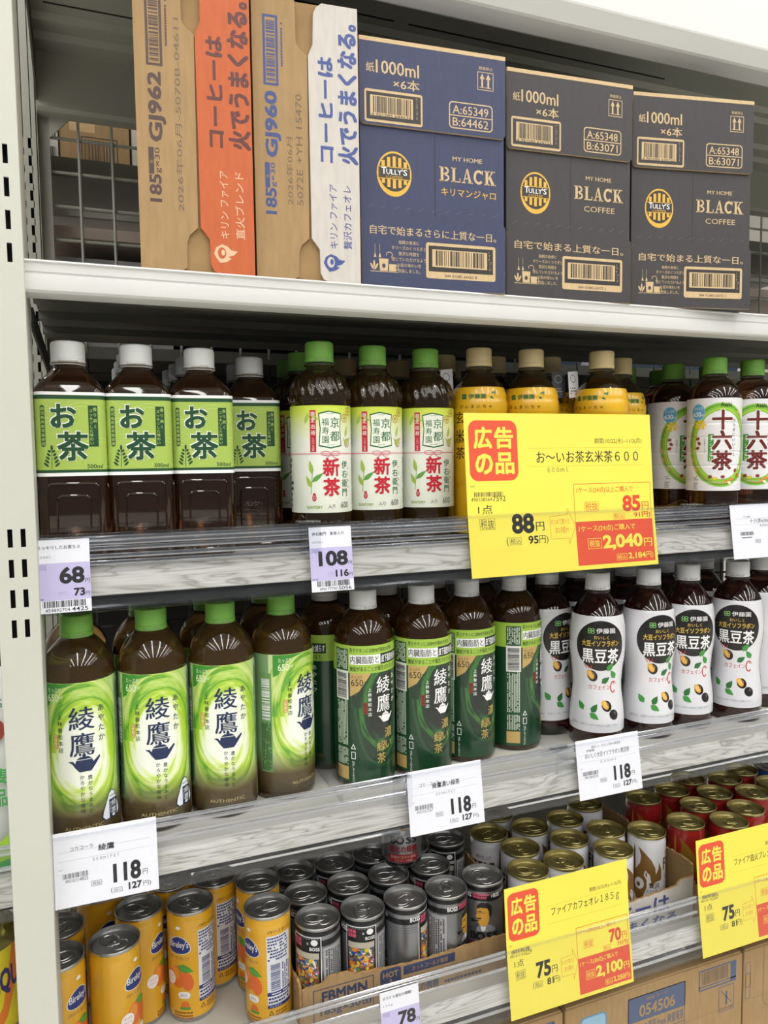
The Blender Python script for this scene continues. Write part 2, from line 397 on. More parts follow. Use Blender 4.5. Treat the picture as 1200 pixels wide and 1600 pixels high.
def price_shelf(x0, x1, zs, lip, wb, rt, rb, label, clips):
    r = empty('shelf', O); tag(r, label, 'shelf')
    bm = mat('shelf_enamel', '#c9c6bd', .45, var=.05, vs=10)
    b = MB(); ext(b, [(740, lip), (740, zs-18), (744, zs-20), (770, zs-20), (770, zs-17), (1150, zs-17), (1150, zs), (743, zs), (741.2, zs+.5), (741.2, lip)], x0, x1, bm); b.build('shelf_board', r, fix=True)
    b = MB(); b.box(x0, x1, 739.6, 744, rb+1, wb-.2, BLACK); b.box(x0, x1, 744, 1150, zs-22, zs-20.4, UNDER); b.build('shade_strip', r)  # black strip and dark panel added as the shade under the shelf
    b = MB(); ext(b, [(739.8, lip), (737.5, lip-.6), (737, lip-3.5), (733.5, lip-4.5), (733, wb+1), (734, wb), (739.8, wb)], x0, x1, WOOD); b.build('wood_strip', r, fix=True)
    b = MB(); yt = 730.5; yb = 720.5; yy = lambda z: yb+(yt-yb)*(z-rb)/(rt-rb)
    ext(b, [(yy(rt), rt), (yy(rt)-1.2, rt-1), (yb-1.2, rb+1), (yb, rb), (734, rb+1.5), (739, rb+7), (739, rb+8.4), (733, rb+3), (yb+1, rb+1.4), (yt+.6, rt-3.5), (739.5, rt-5), (739.5, rt-3.8), (yt+2, rt)], x0, x1, CLEAR)
    ext(b, [(yy(rt)-1.2-1.1*math.sin(q*PI/4), rt-2+1.6*math.cos(q*PI/4)) for q in range(5)], x0, x1, CLEAR, True)
    for dz in ((6, 10, 15, 22, 28) if zs > -200 else (3, 8, 21)):                      # ribs added behind the tags to catch light as streaks
        z = rt-dz; ext(b, [(yy(z)+3.2-1.0*math.sin(q*PI/4), z+2.2*math.cos(q*PI/4)) for q in range(5)], x0, x1, RIBBED, True)
    pr = b.build('price_rail', r, fix=True)
    for x in clips:
        b = MB(); b.box(x-11, x+11, 728, 731.6, rt-2, rt+2.6, CLEAR, .4); b.box(x-11, x+11, 716.5, 718, rt-30, rt+2, CLEAR, .4); b.box(x-11, x+11, 717, 731, rt+1, rt+2.6, CLEAR, .4); b.build('rail_clip', pr)
price_shelf(XL, XR, -98, -98, -123.5, -65, -136, 'second shelf from the top, wood-look edge, holding tea bottles', (205, 690))
price_shelf(XL, XR, -362, -374, -398, -340, -406, 'third shelf from the top, wood-look edge, holding tall tea bottles', (300, 502))
price_shelf(XL, XR, -633.5, -616, -637, -571, -648, 'lowest wood-edged shelf, holding the drink cans', ())
price_shelf(-900, -71, -375, -374, -399, -340, -405, 'wood-edged shelf end in the bay left of the post, with a green pouch', ())
price_shelf(-900, -71, -624, -608, -632, -562, -637, 'wood-edged shelf end in the bay left of the post, with a yellow bottle', ())
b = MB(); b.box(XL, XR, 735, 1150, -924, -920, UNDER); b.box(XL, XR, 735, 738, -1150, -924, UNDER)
tag(b.build('base_deck', loc=O), 'grey base deck under the kraft cartons at the bottom', 'shelf')

def divider(x, zs, y1, label):
    b = MB(); b.plate([(733, zs+1), (y1, zs+1), (y1, zs+30), (770, zs+30), (742, zs+40), (733, zs+38)], CLEAR, lambda u, v, d: (x+d, u, v), 1.5)
    tag(b.build('shelf_divider', loc=O), label, 'divider', 'clear shelf dividers')
divider(203, -98, 900, 'clear plastic divider between dark square bottles and white-labelled bottles')
divider(690, -98, 900, 'clear plastic divider left of the sixteen-grain tea bottles')
divider(238, -362, 840, 'clear plastic divider between pale green and dark green tall bottles')
divider(516, -362, 820, 'clear plastic divider beside the white bean tea bottles')

def mesh_panel(z0, z1, m, label):
    b = MB()
    for k in range(-1, 35):
        x = 12.3+43.5*k; b.tube([(x, 1164, z0), (x, 1164, z1)], 2.1, m, 6)
    z = 441.7+45.6
    while z > z0:
        if z < z1: b.tube([(-36, 1168.2, z), (1500, 1168.2, z)], 2.1, m, 6)
        z -= 45.6
    tag(b.build('wire_mesh', loc=O), label, 'mesh')
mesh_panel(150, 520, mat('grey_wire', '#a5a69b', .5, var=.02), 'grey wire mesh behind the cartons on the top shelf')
mesh_panel(-620, 140, mat('shade_black_wire', '#1b1b1a', .5, var=.02), 'wire mesh, blackened for shade, behind the bottle shelves')  # wire colour taken to black for the unlit back of these shelves

# the next aisle, seen through the mesh
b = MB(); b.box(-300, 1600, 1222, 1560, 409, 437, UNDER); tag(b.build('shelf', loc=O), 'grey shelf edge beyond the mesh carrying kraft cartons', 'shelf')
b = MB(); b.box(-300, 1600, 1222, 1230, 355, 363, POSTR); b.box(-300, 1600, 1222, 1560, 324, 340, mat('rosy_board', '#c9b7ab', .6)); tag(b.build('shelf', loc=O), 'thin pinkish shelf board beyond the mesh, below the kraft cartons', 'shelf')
b = MB(); b.box(-300, 1600, 1222, 1560, 150, 168, UNDER); b.box(-300, 1600, 1560, 1566, -700, 310, mat('light_block_panel', '#1a1917', .7)); tag(b.build('shelf', loc=O), 'dark lower shelf and added light-blocking panel beyond the mesh', 'shelf')  # dark panel added to block light behind the bottles
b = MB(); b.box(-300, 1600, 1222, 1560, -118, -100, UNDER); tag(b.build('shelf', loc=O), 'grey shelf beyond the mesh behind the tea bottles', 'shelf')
def far_box(x0, x1, y0, y1, z0, z1, m, label, art=None):
    b = MB(); b.box(x0, x1, y0, y1, z0, z1, m, 1)
    if art:
        c = Canvas(); art(c); c.put(b, lambda u, v, d: (x0+u, y0-.1-d, z0+v))
    return tag(b.build('carton', loc=O), label, 'box', 'boxes beyond the wire mesh')
def a1(c):
    c.frame(30, 6, 82, 48, 1.4, ink('#3a2a22')); c.bars(34, 10, 78, 44, ink('#5a4632'), n=18); c.rect(14, 54, 50, 150, mat('tape', '#c9a87c', .3), 1)
far_box(-13, 86, 1262, 1500, 437.2, 600, KRAFT, 'kraft carton with a framed barcode beyond the mesh', a1)
far_box(-90, -15, 1258, 1480, 437.2, 600, WBOARD, 'white carton numbered 871 beyond the mesh', lambda c: c.text('871', 50, 36, 72, 46, K_).bars(52, 2, 73, 26, K_, n=12))
far_box(90, 106, 1275, 1480, 437.2, 620, WBOARD, 'plain white carton beyond the mesh right of the kraft one')
far_box(112, 600, 1270, 1500, 437.2, 610, KRAFT, 'long kraft carton beyond the mesh behind the coffee cartons')
far_box(780, 1300, 1290, 1500, 437.2, 600, KRAFT, 'wide kraft carton beyond the mesh at the right end')
far_box(-40, 140, 1240, 1480, 168.3, 300, mat('pale_carton', '#a9aaa8', .6), 'pale carton with red print low beyond the mesh', lambda c: c.small(20, 108, 80, 122, 2, ink('#9a3030'), seed=5).small(90, 60, 150, 110, 4, K_, seed=8))
far_box(840, 1300, 1240, 1480, 168.3, 322, mat('blue_carton', '#2a4f6c', .5), 'blue printed carton beyond the mesh at the right end', lambda c: c.poly([(60, 0), (150, 0), (220, 120), (120, 150)], ink('#dadada')).small(130, 40, 300, 100, 5, ink('#9a3030'), seed=4))
for k, (x, m, l) in enumerate(((60, RED, 'red'), (150, WBOARD, 'white'), (250, KRAFT, 'kraft'), (350, WBOARD, 'pale'))):
    far_box(x, x+75, 1300, 1480, -100, 40, m, 'small %s box beyond the mesh behind the square bottles' % l)

# ------------------------------------------------------------ cartons on the top shelf
YF = 722.
def carton_root(x0, x1, h, body, label, group, depth=268, rot=4.5):
    r = empty('carton', W(x0, YF, 168.7), -rad(rot)); tag(r, label, 'box', group)
    wd = x1-x0; b = MB(); b.box(0, wd, 3, depth, 0, h, body, 1); b.build('carton_body', r)
    return r, wd
def front(d0): return lambda u, v, d: (u, d0-d, v)
def flap(r, poly, m, art=None, d0=0., t=2.8, edge=None, name='flap'):
    b = MB(); b.plate(poly, m, lambda u, v, d: (u, d0+t-d, v), t, edge or m)
    if art: c = Canvas(); art(c); c.put(b, front(d0))
    return b.build(name, r)
BRN = ink('#4a332e'); BLU = ink('#38477e')
def flame(c, x, y, s, m, hole):
    P = [(0, 0), (.25, -.12), (.62, .0), (.82, .3), (.7, .62), (.5, .8), (.45, 1.15), (.2, .92), (.1, .62), (.0, .8), (-.2, .55), (-.28, .2)]
    c.poly([(x+s*q, y+s*p*.9) for p, q in P][::-1], m, 1); c.ell(x+s*.3, y+s*.28, s*.22, s*.3, hole, 2); c.ell(x+s*.36, y+s*.3, s*.1, s*.16, m, 3)
def kraft_box(x0, x1, h, colr, board, tcol, label, model, l1, l2, date2):
    r, wd = carton_root(x0, x1, h, KRAFTIN, label, 'coffee cartons standing on end', 240)
    def left(c):
        c.frame(10, 177, 24, 240, 2.2, colr).bars(13, 181, 21, 236, colr, n=26, vert=True)
        c.small(26, 195, 29, 236, 1, colr, seed=3, vert=True)
        c.text(model, 10.5, 112, 25.5, 172, colr, bold=.03, rot=1)
        c.rect(9.5, 84, 14, 107, colr).text('缶', 10.3, 93, 13.3, 96, KRAFT, 2, rot=1)
        c.text('185', 9.5, 60, 20, 84, colr, bold=.03, rot=1); c.text('g×30', 14.5, 85, 20.5, 107, colr, bold=.008, rot=1)
        pc = ink('#6d5a44')
        if not date2: c.text('2026年06月-5070B-04611', 33, 53, 39, 220, pc, rot=1)
        else: c.text('2026年06月', 30, 70, 36, 132, pc, rot=1); c.text('5072E +YH 15470', 39.5, 70, 45.5, 172, pc, rot=1)
    k = 52.5
    flap(r, [(0, 0), (34, 0), (40, 4), (40.5, 26), (43, 33), (50.5, 40), (51.5, 208), (44, 214), (41, 219), (40.5, h-4), (40, h), (0, h)], KRAFT, left)
    def right(c):
        c.text('コーヒーは', 61.5, 112, 76, 209, tcol, bold=.05, rot=1)
        c.text('火でうまくなる。', 80, 112, 100, 242, tcol, bold=.05, rot=1)
        c2 = tcol if date2 else ink('#d9b592')
        c.text(l1[0], 70.5, 32, 78.5, 92, c2, bold=.006, rot=1); c.text(l1[1], 84, 32, 92.5, 92, c2, bold=.008, rot=1)
        flame(c, 66, 14, 17, c2, board)
    flap(r, [(wd, 0), (wd, h), (66, h), (61, h-4), (58, h-10), (57, 219), (54, 212), (52.3, 208), (52.8, 40), (57, 35), (60.5, 30), (61, 8), (64, 2), (70, 0)], board, right, d0=-.6)
    return r
kraft_box(55.6, 156.6, 284, BRN, ORANGE, ink('#5a2a26'), 'tall kraft carton with an orange flap, first from the post', 'GJ962', ('キリン ファイア', '直火ブレンド'), None, False)
kraft_box(160, 260.8, 257, BLU, WBOARD, ink('#3f4f8c'), 'tall kraft carton with a white flap and blue lettering', 'GJ960', ('キリン ファイア', '贅沢カフェオレ'), None, True)
def serif(c, x0, y0, wd, h, m, l=1):
    """B L A C K with slab serifs"""
    s = wd/5.35; t = .2*h; q = .1*h; th = .08*h
    def R(a, b_, c_, d): c.rect(a, b_, c_, d, m, l)
    x = x0                                            # B
    R(x, y0, x+.55*s, y0+th); R(x, y0+h-th, x+.55*s, y0+h); R(x+.12*s, y0, x+.12*s+t, y0+h)
    c.ring(x+.5*s, y0+.74*h, .36*s, .26*h, q*1.3, m, l, -PI/2, PI/2, 12); c.ring(x+.5*s, y0+.26*h, .42*s, .26*h, q*1.3, m, l, -PI/2, PI/2, 12)
    R(x+.3*s, y0+h-th, x+.52*s, y0+h); R(x+.3*s, y0+.48*h, x+.52*s, y0+.56*h); R(x+.3*s, y0, x+.52*s, y0+th)
    x += 1.08*s                                       # L
    R(x, y0, x+.85*s, y0+th); R(x, y0+h-th, x+.45*s, y0+h); R(x+.12*s, y0, x+.12*s+t, y0+h); R(x+.77*s, y0, x+.85*s, y0+.3*h)
    x += .98*s                                        # A
    c.poly([(x+.12*s, y0), (x+.45*s, y0+h), (x+.53*s, y0+h), (x+.22*s, y0)], m, l); c.poly([(x+.66*s, y0), (x+.92*s, y0), (x+.58*s, y0+h), (x+.42*s, y0+h)], m, l)
    R(x+.28*s, y0+.28*h, x+.72*s, y0+.36*h); R(x, y0, x+.36*s, y0+th); R(x+.58*s, y0, x+1.05*s, y0+th)
    x += 1.1*s                                        # C
    c.ring(x+.48*s, y0+.5*h, .48*s, .5*h, t*.9, m, l, rad(42), rad(318), 24); R(x+.8*s, y0+.68*h, x+.88*s, y0+h)
    x += 1.02*s                                       # K
    R(x, y0, x+.5*s, y0+th); R(x, y0+h-th, x+.5*s, y0+h); R(x+.12*s, y0, x+.12*s+t, y0+h)
    c.poly([(x+.32*s, y0+.42*h), (x+.36*s, y0+.36*h), (x+.88*s, y0+h), (x+.74*s, y0+h)], m, l); c.poly([(x+.42*s, y0+.5*h), (x+.72*s, y0), (x+1.02*s, y0), (x+.58*s, y0+.66*h)], m, l)
    R(x+.62*s, y0, x+1.1*s, y0+th); R(x+.6*s, y0+h-th, x+1.02*s, y0+h)
def coffee_box(x0, x1, h, m, label, codes, jan, itf, tag2, slogan, rot=4.5):
    r, wd = carton_root(x0, x1, h, m, label, 'one-litre coffee cartons on the top shelf', 250, rot)
    g = TAN; k = wd/162.
    c = Canvas(); c.rect(wd/2+1-.35, 74, wd/2+1+.35, 158, ink('#17171c'))
    gd = ink('#d9aa3c'); dk = ink('#2c2724') if m is CHAR else ink('#35302a')
    x, y = 37*k, 112; c.ell(x, y, 19*k, 22, gd, 1); c.ell(x, y+1.5, 17*k, 18.5, dk, 2)
    for i in range(-2, 3): 
        hh = 15.5*math.sqrt(max(0, 1-(i*6/17)**2)); c.rect(x+(i*6-1.7)*k, y+7, x+(i*6+1.7)*k, y+1.5+hh, gd, 3); c.rect(x+(i*6-1.7)*k, y+1.5-hh, x+(i*6+1.7)*k, y-5, gd, 3)
    c.rect(x-17*k, y-4.5, x+17*k, y+6.5, dk, 4).rect(x-16.5*k, y+6, x+16.5*k, y+6.7, gd, 5).rect(x-16.5*k, y-5.2, x+16.5*k, y-4.5, gd, 5)
    c.text('T', x-14*k, y-.8, x-8.6*k, y+6, KW, 5, .012); c.text('ULLY', x-8.8*k, y-.8, x+8*k, y+4.4, KW, 5, .012); c.text("'S", x+8*k, y-.8, x+14*k, y+5.4, KW, 5, .012)
    c.text('COFFEE', x-9*k, y-4, x+9*k, y-1.8, gd, 5)
    c.text('MY HOME', 102*k, 131, 136*k, 135.5, g, 1, .008); serif(c, 87*k, 110, 66*k, 14.5, g)
    if tag2[0]: c.text(tag2[1], 89*k, 95.5, 152*k, 103.5, gd, 1, .008)
    else: c.text('COFFEE', 100*k, 97.5, 141*k, 103.5, g, 1)
    for i in range(11): c.line([((8+i*14)*k, 78), ((14+i*14)*k, 81)], .3, ink('#6a6a78'))
    b = MB(); c.put(b, front(3)); b.build('print', r)
    def top(c):
        c.text('紙', 7*k, h-33, 16*k, h-24, g, 1, .006); c.text('1000ml', 17.5*k, h-33.5, 64*k, h-20.5, g, 1, .012); c.text('×6本', 36*k, h-46.5, 64.5*k, h-36, g, 1, .012)
        c.rrect(5*k, h-80, 67.5*k, h-49, 2.5, g).rect(7*k, h-77.5, 65.5*k, h-51.5, ink('#2a2626'), 2).rect(11*k, h-74, 57*k, h-54.5, g, 3).bars(14*k, h-71, 55*k, h-55.5, ink('#2a2626'), 4, n=30, seed=len(label)).text(jan, 12*k, h-74, 55*k, h-71.5, ink('#2a2626'), 4); c.vtext('ケースバーコード', 61.2*k, h-52.5, 2.6, g, 3)
        for q, s in ((0, codes[0]), (1, codes[1])): c.text(s, 101*k, h-62.5-q*12, 142*k, h-54-q*12, g, 3, .006)
        c.rrect(97*k, h-77, 147*k, h-50.5, 4, g).rrect(98.2*k, h-75.8, 145.8*k, h-51.7, 3.2, m, 2).rect(98*k, h-64.6, 146*k, h-63.6, g, 3)
        c.frame(129.5*k, h-36, 148*k, h-18, .7, g).rect(132*k, h-33.6, 145.5*k, h-33, g)
        for q in (135, 142): c.rect((q-1)*k, h-33, (q+1)*k, h-24, g).poly([((q-2.8)*k, h-25), ((q+2.8)*k, h-25), (q*k, h-19.6)], g)
        c.text('積載禁止', 131*k, h-16, 147*k, h-12.8, g)
        c.rect(0, h-4, wd, h, TAN)
    flap(r, rr(0, h-82, wd, h, 5, which=(0, 0, 1, 1)), m, top, name='top_flap', edge=TAN)
    def bot(c):
        c.text(slogan, 9*k, 51.5, 151*k, 60.5, g, 1, .012)
        for i, s in enumerate(('毎朝の食卓に', 'タリーズのくつろぎと', '贅沢な時間を', '感じていただけるよう', 'お店の味わいを', '目指しました。')): c.htext(s, 51*k, 43.5-i*5.6, 4.1, g, 1, sx=k*.95, align=1)
        c.rrect(70*k, 11.5, 150*k, 47, 2.5, g).rect(73*k, 18.5, 147*k, 44, ink('#2a2626'), 2).rect(77*k, 23, 140*k, 40.5, g, 3).bars(81*k, 24.5, 137*k, 39.5, ink('#2a2626'), 4, n=28, seed=9).text(itf, 91*k, 13.2, 128*k, 16, ink('#2a2626'), 2); c.vtext('ITFコード', 143.5*k, 42.5, 3.4, g, 3)
        X = 10*k
        for q, hh in ((X+4, 9), (X+9, 12)): c.line([(q, 30+hh*.4), (q, 42)], .3, g).poly([(q-1.4, 29), (q+1.4, 29), (q, 34)], g)
        c.poly([(X+9, 16), (X+17, 16), (X+18, 28), (X+8, 28)], g).ell(X+13, 21, 1.8, 2.2, m, 2).rect(X+18.5, 16, X+26, 23, g).ring(X+26.5, 19.5, 2, 2.4, .7, g).rect(X-1, 15, X+28, 15.6, g)
        for q in (-1, 1, 0): c.ell(X+3+q*2.2, 20+(q == 0)*2.5, 1, 3.6, g, rot=-q*.5)
        c.ring(X+19, 32, 3.4, 3, .6, g, 1, -1, 3.5)
    flap(r, rr(0, 0, wd, 70, 5, which=(1, 1, 0, 0)), m, bot, name='bottom_flap', edge=TAN)
    return r
coffee_box(264.9, 421.1, 239, NAVY, 'navy blue carton of six coffee packs, left of two charcoal ones', ('A:65349', 'B:64462'), '4 901085 644638', '049 01085 64463 8', (1, 'キリマンジャロ'), '自宅で始まるさらに上質な一日。')
coffee_box(430, 583.3, 237, CHAR, 'charcoal carton of six coffee packs, standing next to the navy one', ('A:65348', 'B:63071'), '4 901085 630723', '049 01085 63072 3', (0, ''), '自宅で始まる上質な一日。')
coffee_box(594, 747., 238, CHAR, 'charcoal carton of six coffee packs, last before the bare shelf end', ('A:65348', 'B:63071'), '4 901085 630723', '049 01085 63072 3', (0, ''), '自宅で始まる上質な一日。', 10.5)

# ------------------------------------------------------------ bottles
def prof_r(prof):
    def f(z):
        for (r0, z0), (r1, z1) in zip(prof, prof[1:]):
            if z0 <= z <= z1: return r0+(r1-r0)*(z-z0)/((z1-z0) or 1)
        return prof[-1][0] if z > prof[-1][1] else prof[0][0]
    return f
def smooth_prof(P, n=4):
    """Catmull-Rom through (r, z)"""
    out = []
    for i in range(len(P)-1):
        a, b_, c, d = P[max(i-1, 0)], P[i], P[i+1], P[min(i+2, len(P)-1)]
        for k in range(n):
            t = k/n; out.append(tuple(.5*(2*b_[j]+(c[j]-a[j])*t+(2*a[j]-5*b_[j]+4*c[j]-d[j])*t*t+(3*b_[j]-a[j]-3*c[j]+d[j])*t**3) for j in (0, 1)))
    return out+[P[-1]]
def neck(top):      # neck below the cap: support ring and thread zone
    return [(12.6, top-30), (12.6, top-25.5), (16.2, top-25), (16.2, top-23.2), (12.8, top-22.6), (12.8, top-6)]
def cap_part(r, top, m, date, R=15.1):
    b = MB(); n = 72
    def knurl(a, z): return 1+(.012 if (int(a/(2*PI)*n+.5) % 2 and top-15.5 < z < top-2.5) else 0)
    b.lathe([(R-.2, top-21.5), (R+.15, top-21), (R+.15, top-17.2), (R-.35, top-16.9), (R-.35, top-16.4), (R-.1, top-16), (R-.2, top-3), (R-.7, top-1), (R-2, top), (.1, top)], m, n, True, False, knurl)
    if date:
        c = Canvas(); c.text(date, -9, top-20.6, 9, top-17.8, ink('#77736c')); c.put(b, lambda u, v, d: ((R+.2+d)*math.sin(u/R), -(R+.2+d)*math.cos(u/R), v), 2)
    return b.build('cap', r, ang=30)
def film(b, prof, z0, z1, m, off=.35, seg=64, step=4, open_=True):
    f = prof_r(prof); zs = [z0+(z1-z0)*k/max(1, int((z1-z0)/step)) for k in range(max(1, int((z1-z0)/step))+1)]
    b.lathe([(f(z)+off, z) for z in zs], m, seg, False, False)
def wrap(prof, R, off=.35):
    f = prof_r(prof)
    return lambda u, v, d: ((f(v)+off+d)*math.sin(u/R), -(f(v)+off+d)*math.cos(u/R), v)
def slim(P, k, r0=18.): return [((r*k if r > r0 else r), z) for r, z in P]
def bottle(name, label, cat, group, prof, tea, cap, top, date, seg=48, mod=None):
    r = empty(name, W(0, 0, -5000)); tag(r, label, cat, group)
    b = MB(); b.lathe(prof, tea, seg, True, True, mod); b.build('bottle_body', r, ang=45)
    cap_part(r, top, cap, date)
    return r
ORD = ['first', 'second', 'third', 'fourth', 'fifth', 'sixth', 'seventh']
def place(root, zs, spots):
    """spots: (x, y, extra turn in degrees, label)"""
    for i, (x, y, d, lab) in enumerate(spots):
        loc = W(x, y, zs+.25); rot = -math.atan2(x, y)+rad(d)
        if i == 0: root.location = loc; root.rotation_euler.z = rot; root['label'] = lab
        else: dup(root, loc, rot, lab)

# --- square half-litre tea, white cap, leaf-green label
def sq(u, h, r):
    """rounded square outline: arc length from the middle of the front face -> point and normal"""
    s = h-r; q = PI*r/2; L = 4*(2*s+q); u = (u+L/2) % L-L/2; sg = 1 if u >= 0 else -1; u = abs(u); a = 0
    if u <= s: p, n = (u, -h), (0, -1)
    else:
        u -= s; k = 0
        while True:
            if u <= q:
                t = u/r; p = (s+r*math.sin(t), -s-r*math.cos(t)); n = (math.sin(t), -math.cos(t)); break
            u -= q
            if u <= 2*s: p = (h, -s+u); n = (1, 0); k2 = 1; break
            u -= 2*s; k += 1; p = None
            c, s2 = math.cos(PI/2), 1
            if k == 1:                       # rear corner and rear face
                if u <= q: t = u/r; p = (s+r*math.cos(t), s+r*math.sin(t)); n = (math.cos(t), math.sin(t)); break
                u -= q; p = (s-u, h); n = (0, 1); break
    return (sg*p[0], p[1]), (sg*n[0], n[1])
def sq_ring(h, r, z, per=28):
    s = h-r; L = 4*(2*s+PI*r/2); out = []
    for cx, cy, a in ((s, -s, -90), (s, s, 0), (-s, s, 90), (-s, -s, 180)):
        for k in range(9): t = rad(a+90*k/8); out.append((cx+r*math.cos(t), cy+r*math.sin(t), z))
    return out
LG, DG = ink('#a4bd58', .35), ink('#204a2c', .35)
def make_ocha():
    r = empty('tea_bottle', W(0, 0, -5000)); tag(r, 'x', 'bottle', 'square green-label tea bottles')
    b = MB(); P = [(24, 8, 0), (28, 9, 1.5), (29.6, 9, 6), (29.8, 9, 160), (29, 9.5, 163), (25.5, 11, 168.5), (19.8, 12.5, 175.5), (15.5, 13.5, 180.5), (13.2, 13.1, 183.5), (12.8, 12.7, 186), (16, 15.9, 186.3), (16, 15.9, 187.6), (12.8, 12.7, 188), (12.8, 12.7, 200)]
    b.loft([sq_ring(*p) for p in P], TEA_OCHA)
    for k in range(4):                        # pressed panels of the lower body
        a = k*PI/2; c, s = math.cos(a), math.sin(a)
        for x, z0, z1, dd in ((22, 6, 77, .2), (14, 10, 66, .5)):
            pts = [(x2, -29.8-dd, z2) for x2, z2 in rr(-x, z0, x, z1, 5, 3)]
            b.tube([(px*c-py*s, px*s+py*c, pz) for px, py, pz in pts], .9, TEA_OCHA, 6, True)
    b.build('bottle_body', r, ang=50)
    cap_part(r, 207, CAPW, '20260420/HD')
    b = MB(); h, rc = 30.15, 9.2; per = 4*(2*(h-rc)+PI*rc/2)
    fn = lambda u, v, d: (lambda p, n: (p[0]+n[0]*d, p[1]+n[1]*d, v))(*sq(u, h, rc))
    b.loft([sq_ring(h, rc, z) for z in (83.5, 121, 159)], LG, False, False)
    c = Canvas(); W2 = per/2-.2
    c.rect(-W2, 83.5, W2, 86.6, KW).rect(-W2, 86.6, W2, 89.2, DG).rect(-W2, 156.2, W2, 159, KW).rect(-W2, 152.6, W2, 156.2, DG)
    lt = ink('#bcd372', .35)
    for cx, cy, R in ((-18, 116, 20), (10, 126, 24), (24, 96, 22), (-8, 92, 16), (60, 120, 22), (-60, 118, 22)):
        for q in (0, 3.2): c.ring(cx, cy, R-q, R-q, .5, lt, 1, .3, 2.6, 20)
    for x in (-1.0, 0): q = -.3 if x else 0; c.ch('お', -6.5+q, 137.5-q, 24, KW if x else DG, 2 if x else 3.2, .05 if x else .03).ch('茶', 1.2+q, 110.5-q, 27, KW if x else DG, 2 if x else 3.2, .045 if x else .025)
    c.rect(15, 110, 23, 147, DG, 2); c.vtext('香り高く', 20.7, 145.5, 3.6, lt, 4, pitch=5.2).vtext('スッキリした味わい', 17.3, 144, 3.4, lt, 4, pitch=3.65)
    c.rrect(-25, 110, -21.2, 147, 1.8, DG, 2); c.vtext('鹿児島県産茶葉使用', -23.1, 145.4, 3.3, lt, 3, pitch=3.9)
    c.line([(-17, 90.5), (-16.5, 108)], .5, DG, 2)
    for k in range(5):
        for sgn in (-1, 1): c.ell(-16.8+sgn*(4.6-.7*k), 94+k*3, 2.7-.3*k, 1.0, DG, 2, 12, sgn*.75)
    c.ell(-16.5, 109, 1, 2.6, DG, 2, 12); c.text('500ml', 12.5, 90.2, 26, 94, DG, 2, .012)
    for k in (1, 2): pass
    c.small(35, 92, 62, 150, 12, DG, 2, 4); c.bars(-62, 100, -40, 140, DG, 2, 24)
    c.put(b, fn, 2.2, 0); b.build('label', r)
    return r
ocha = make_ocha(); ZS2 = -98
col4 = ['nearest the post', 'second from the post', 'third from the post', 'fourth from the post']
sp = []
xs = [(-8.5, 774), (52, 779), (113, 787), (174, 838)]
for i, (x, y) in enumerate(xs):
    sp.append((x, y, math.degrees(math.atan2(x, y))*.35, 'front white-capped square tea bottle with leaf-green label, ' + col4[i]))
for i, (x, y) in enumerate(xs):
    for k in (1, 2, 3):
        if (i == 0 and k == 3) or (i == 3 and k > 1): continue
        sp.append((x+(0, 0, -.6, 2)[i]*k, y+66*k, 0, 'white-capped square tea bottle, %s, in the green-label column %s' % (('second in line', 'third in line', 'last in line')[k-1], col4[i])))
place(ocha, ZS2, sp)

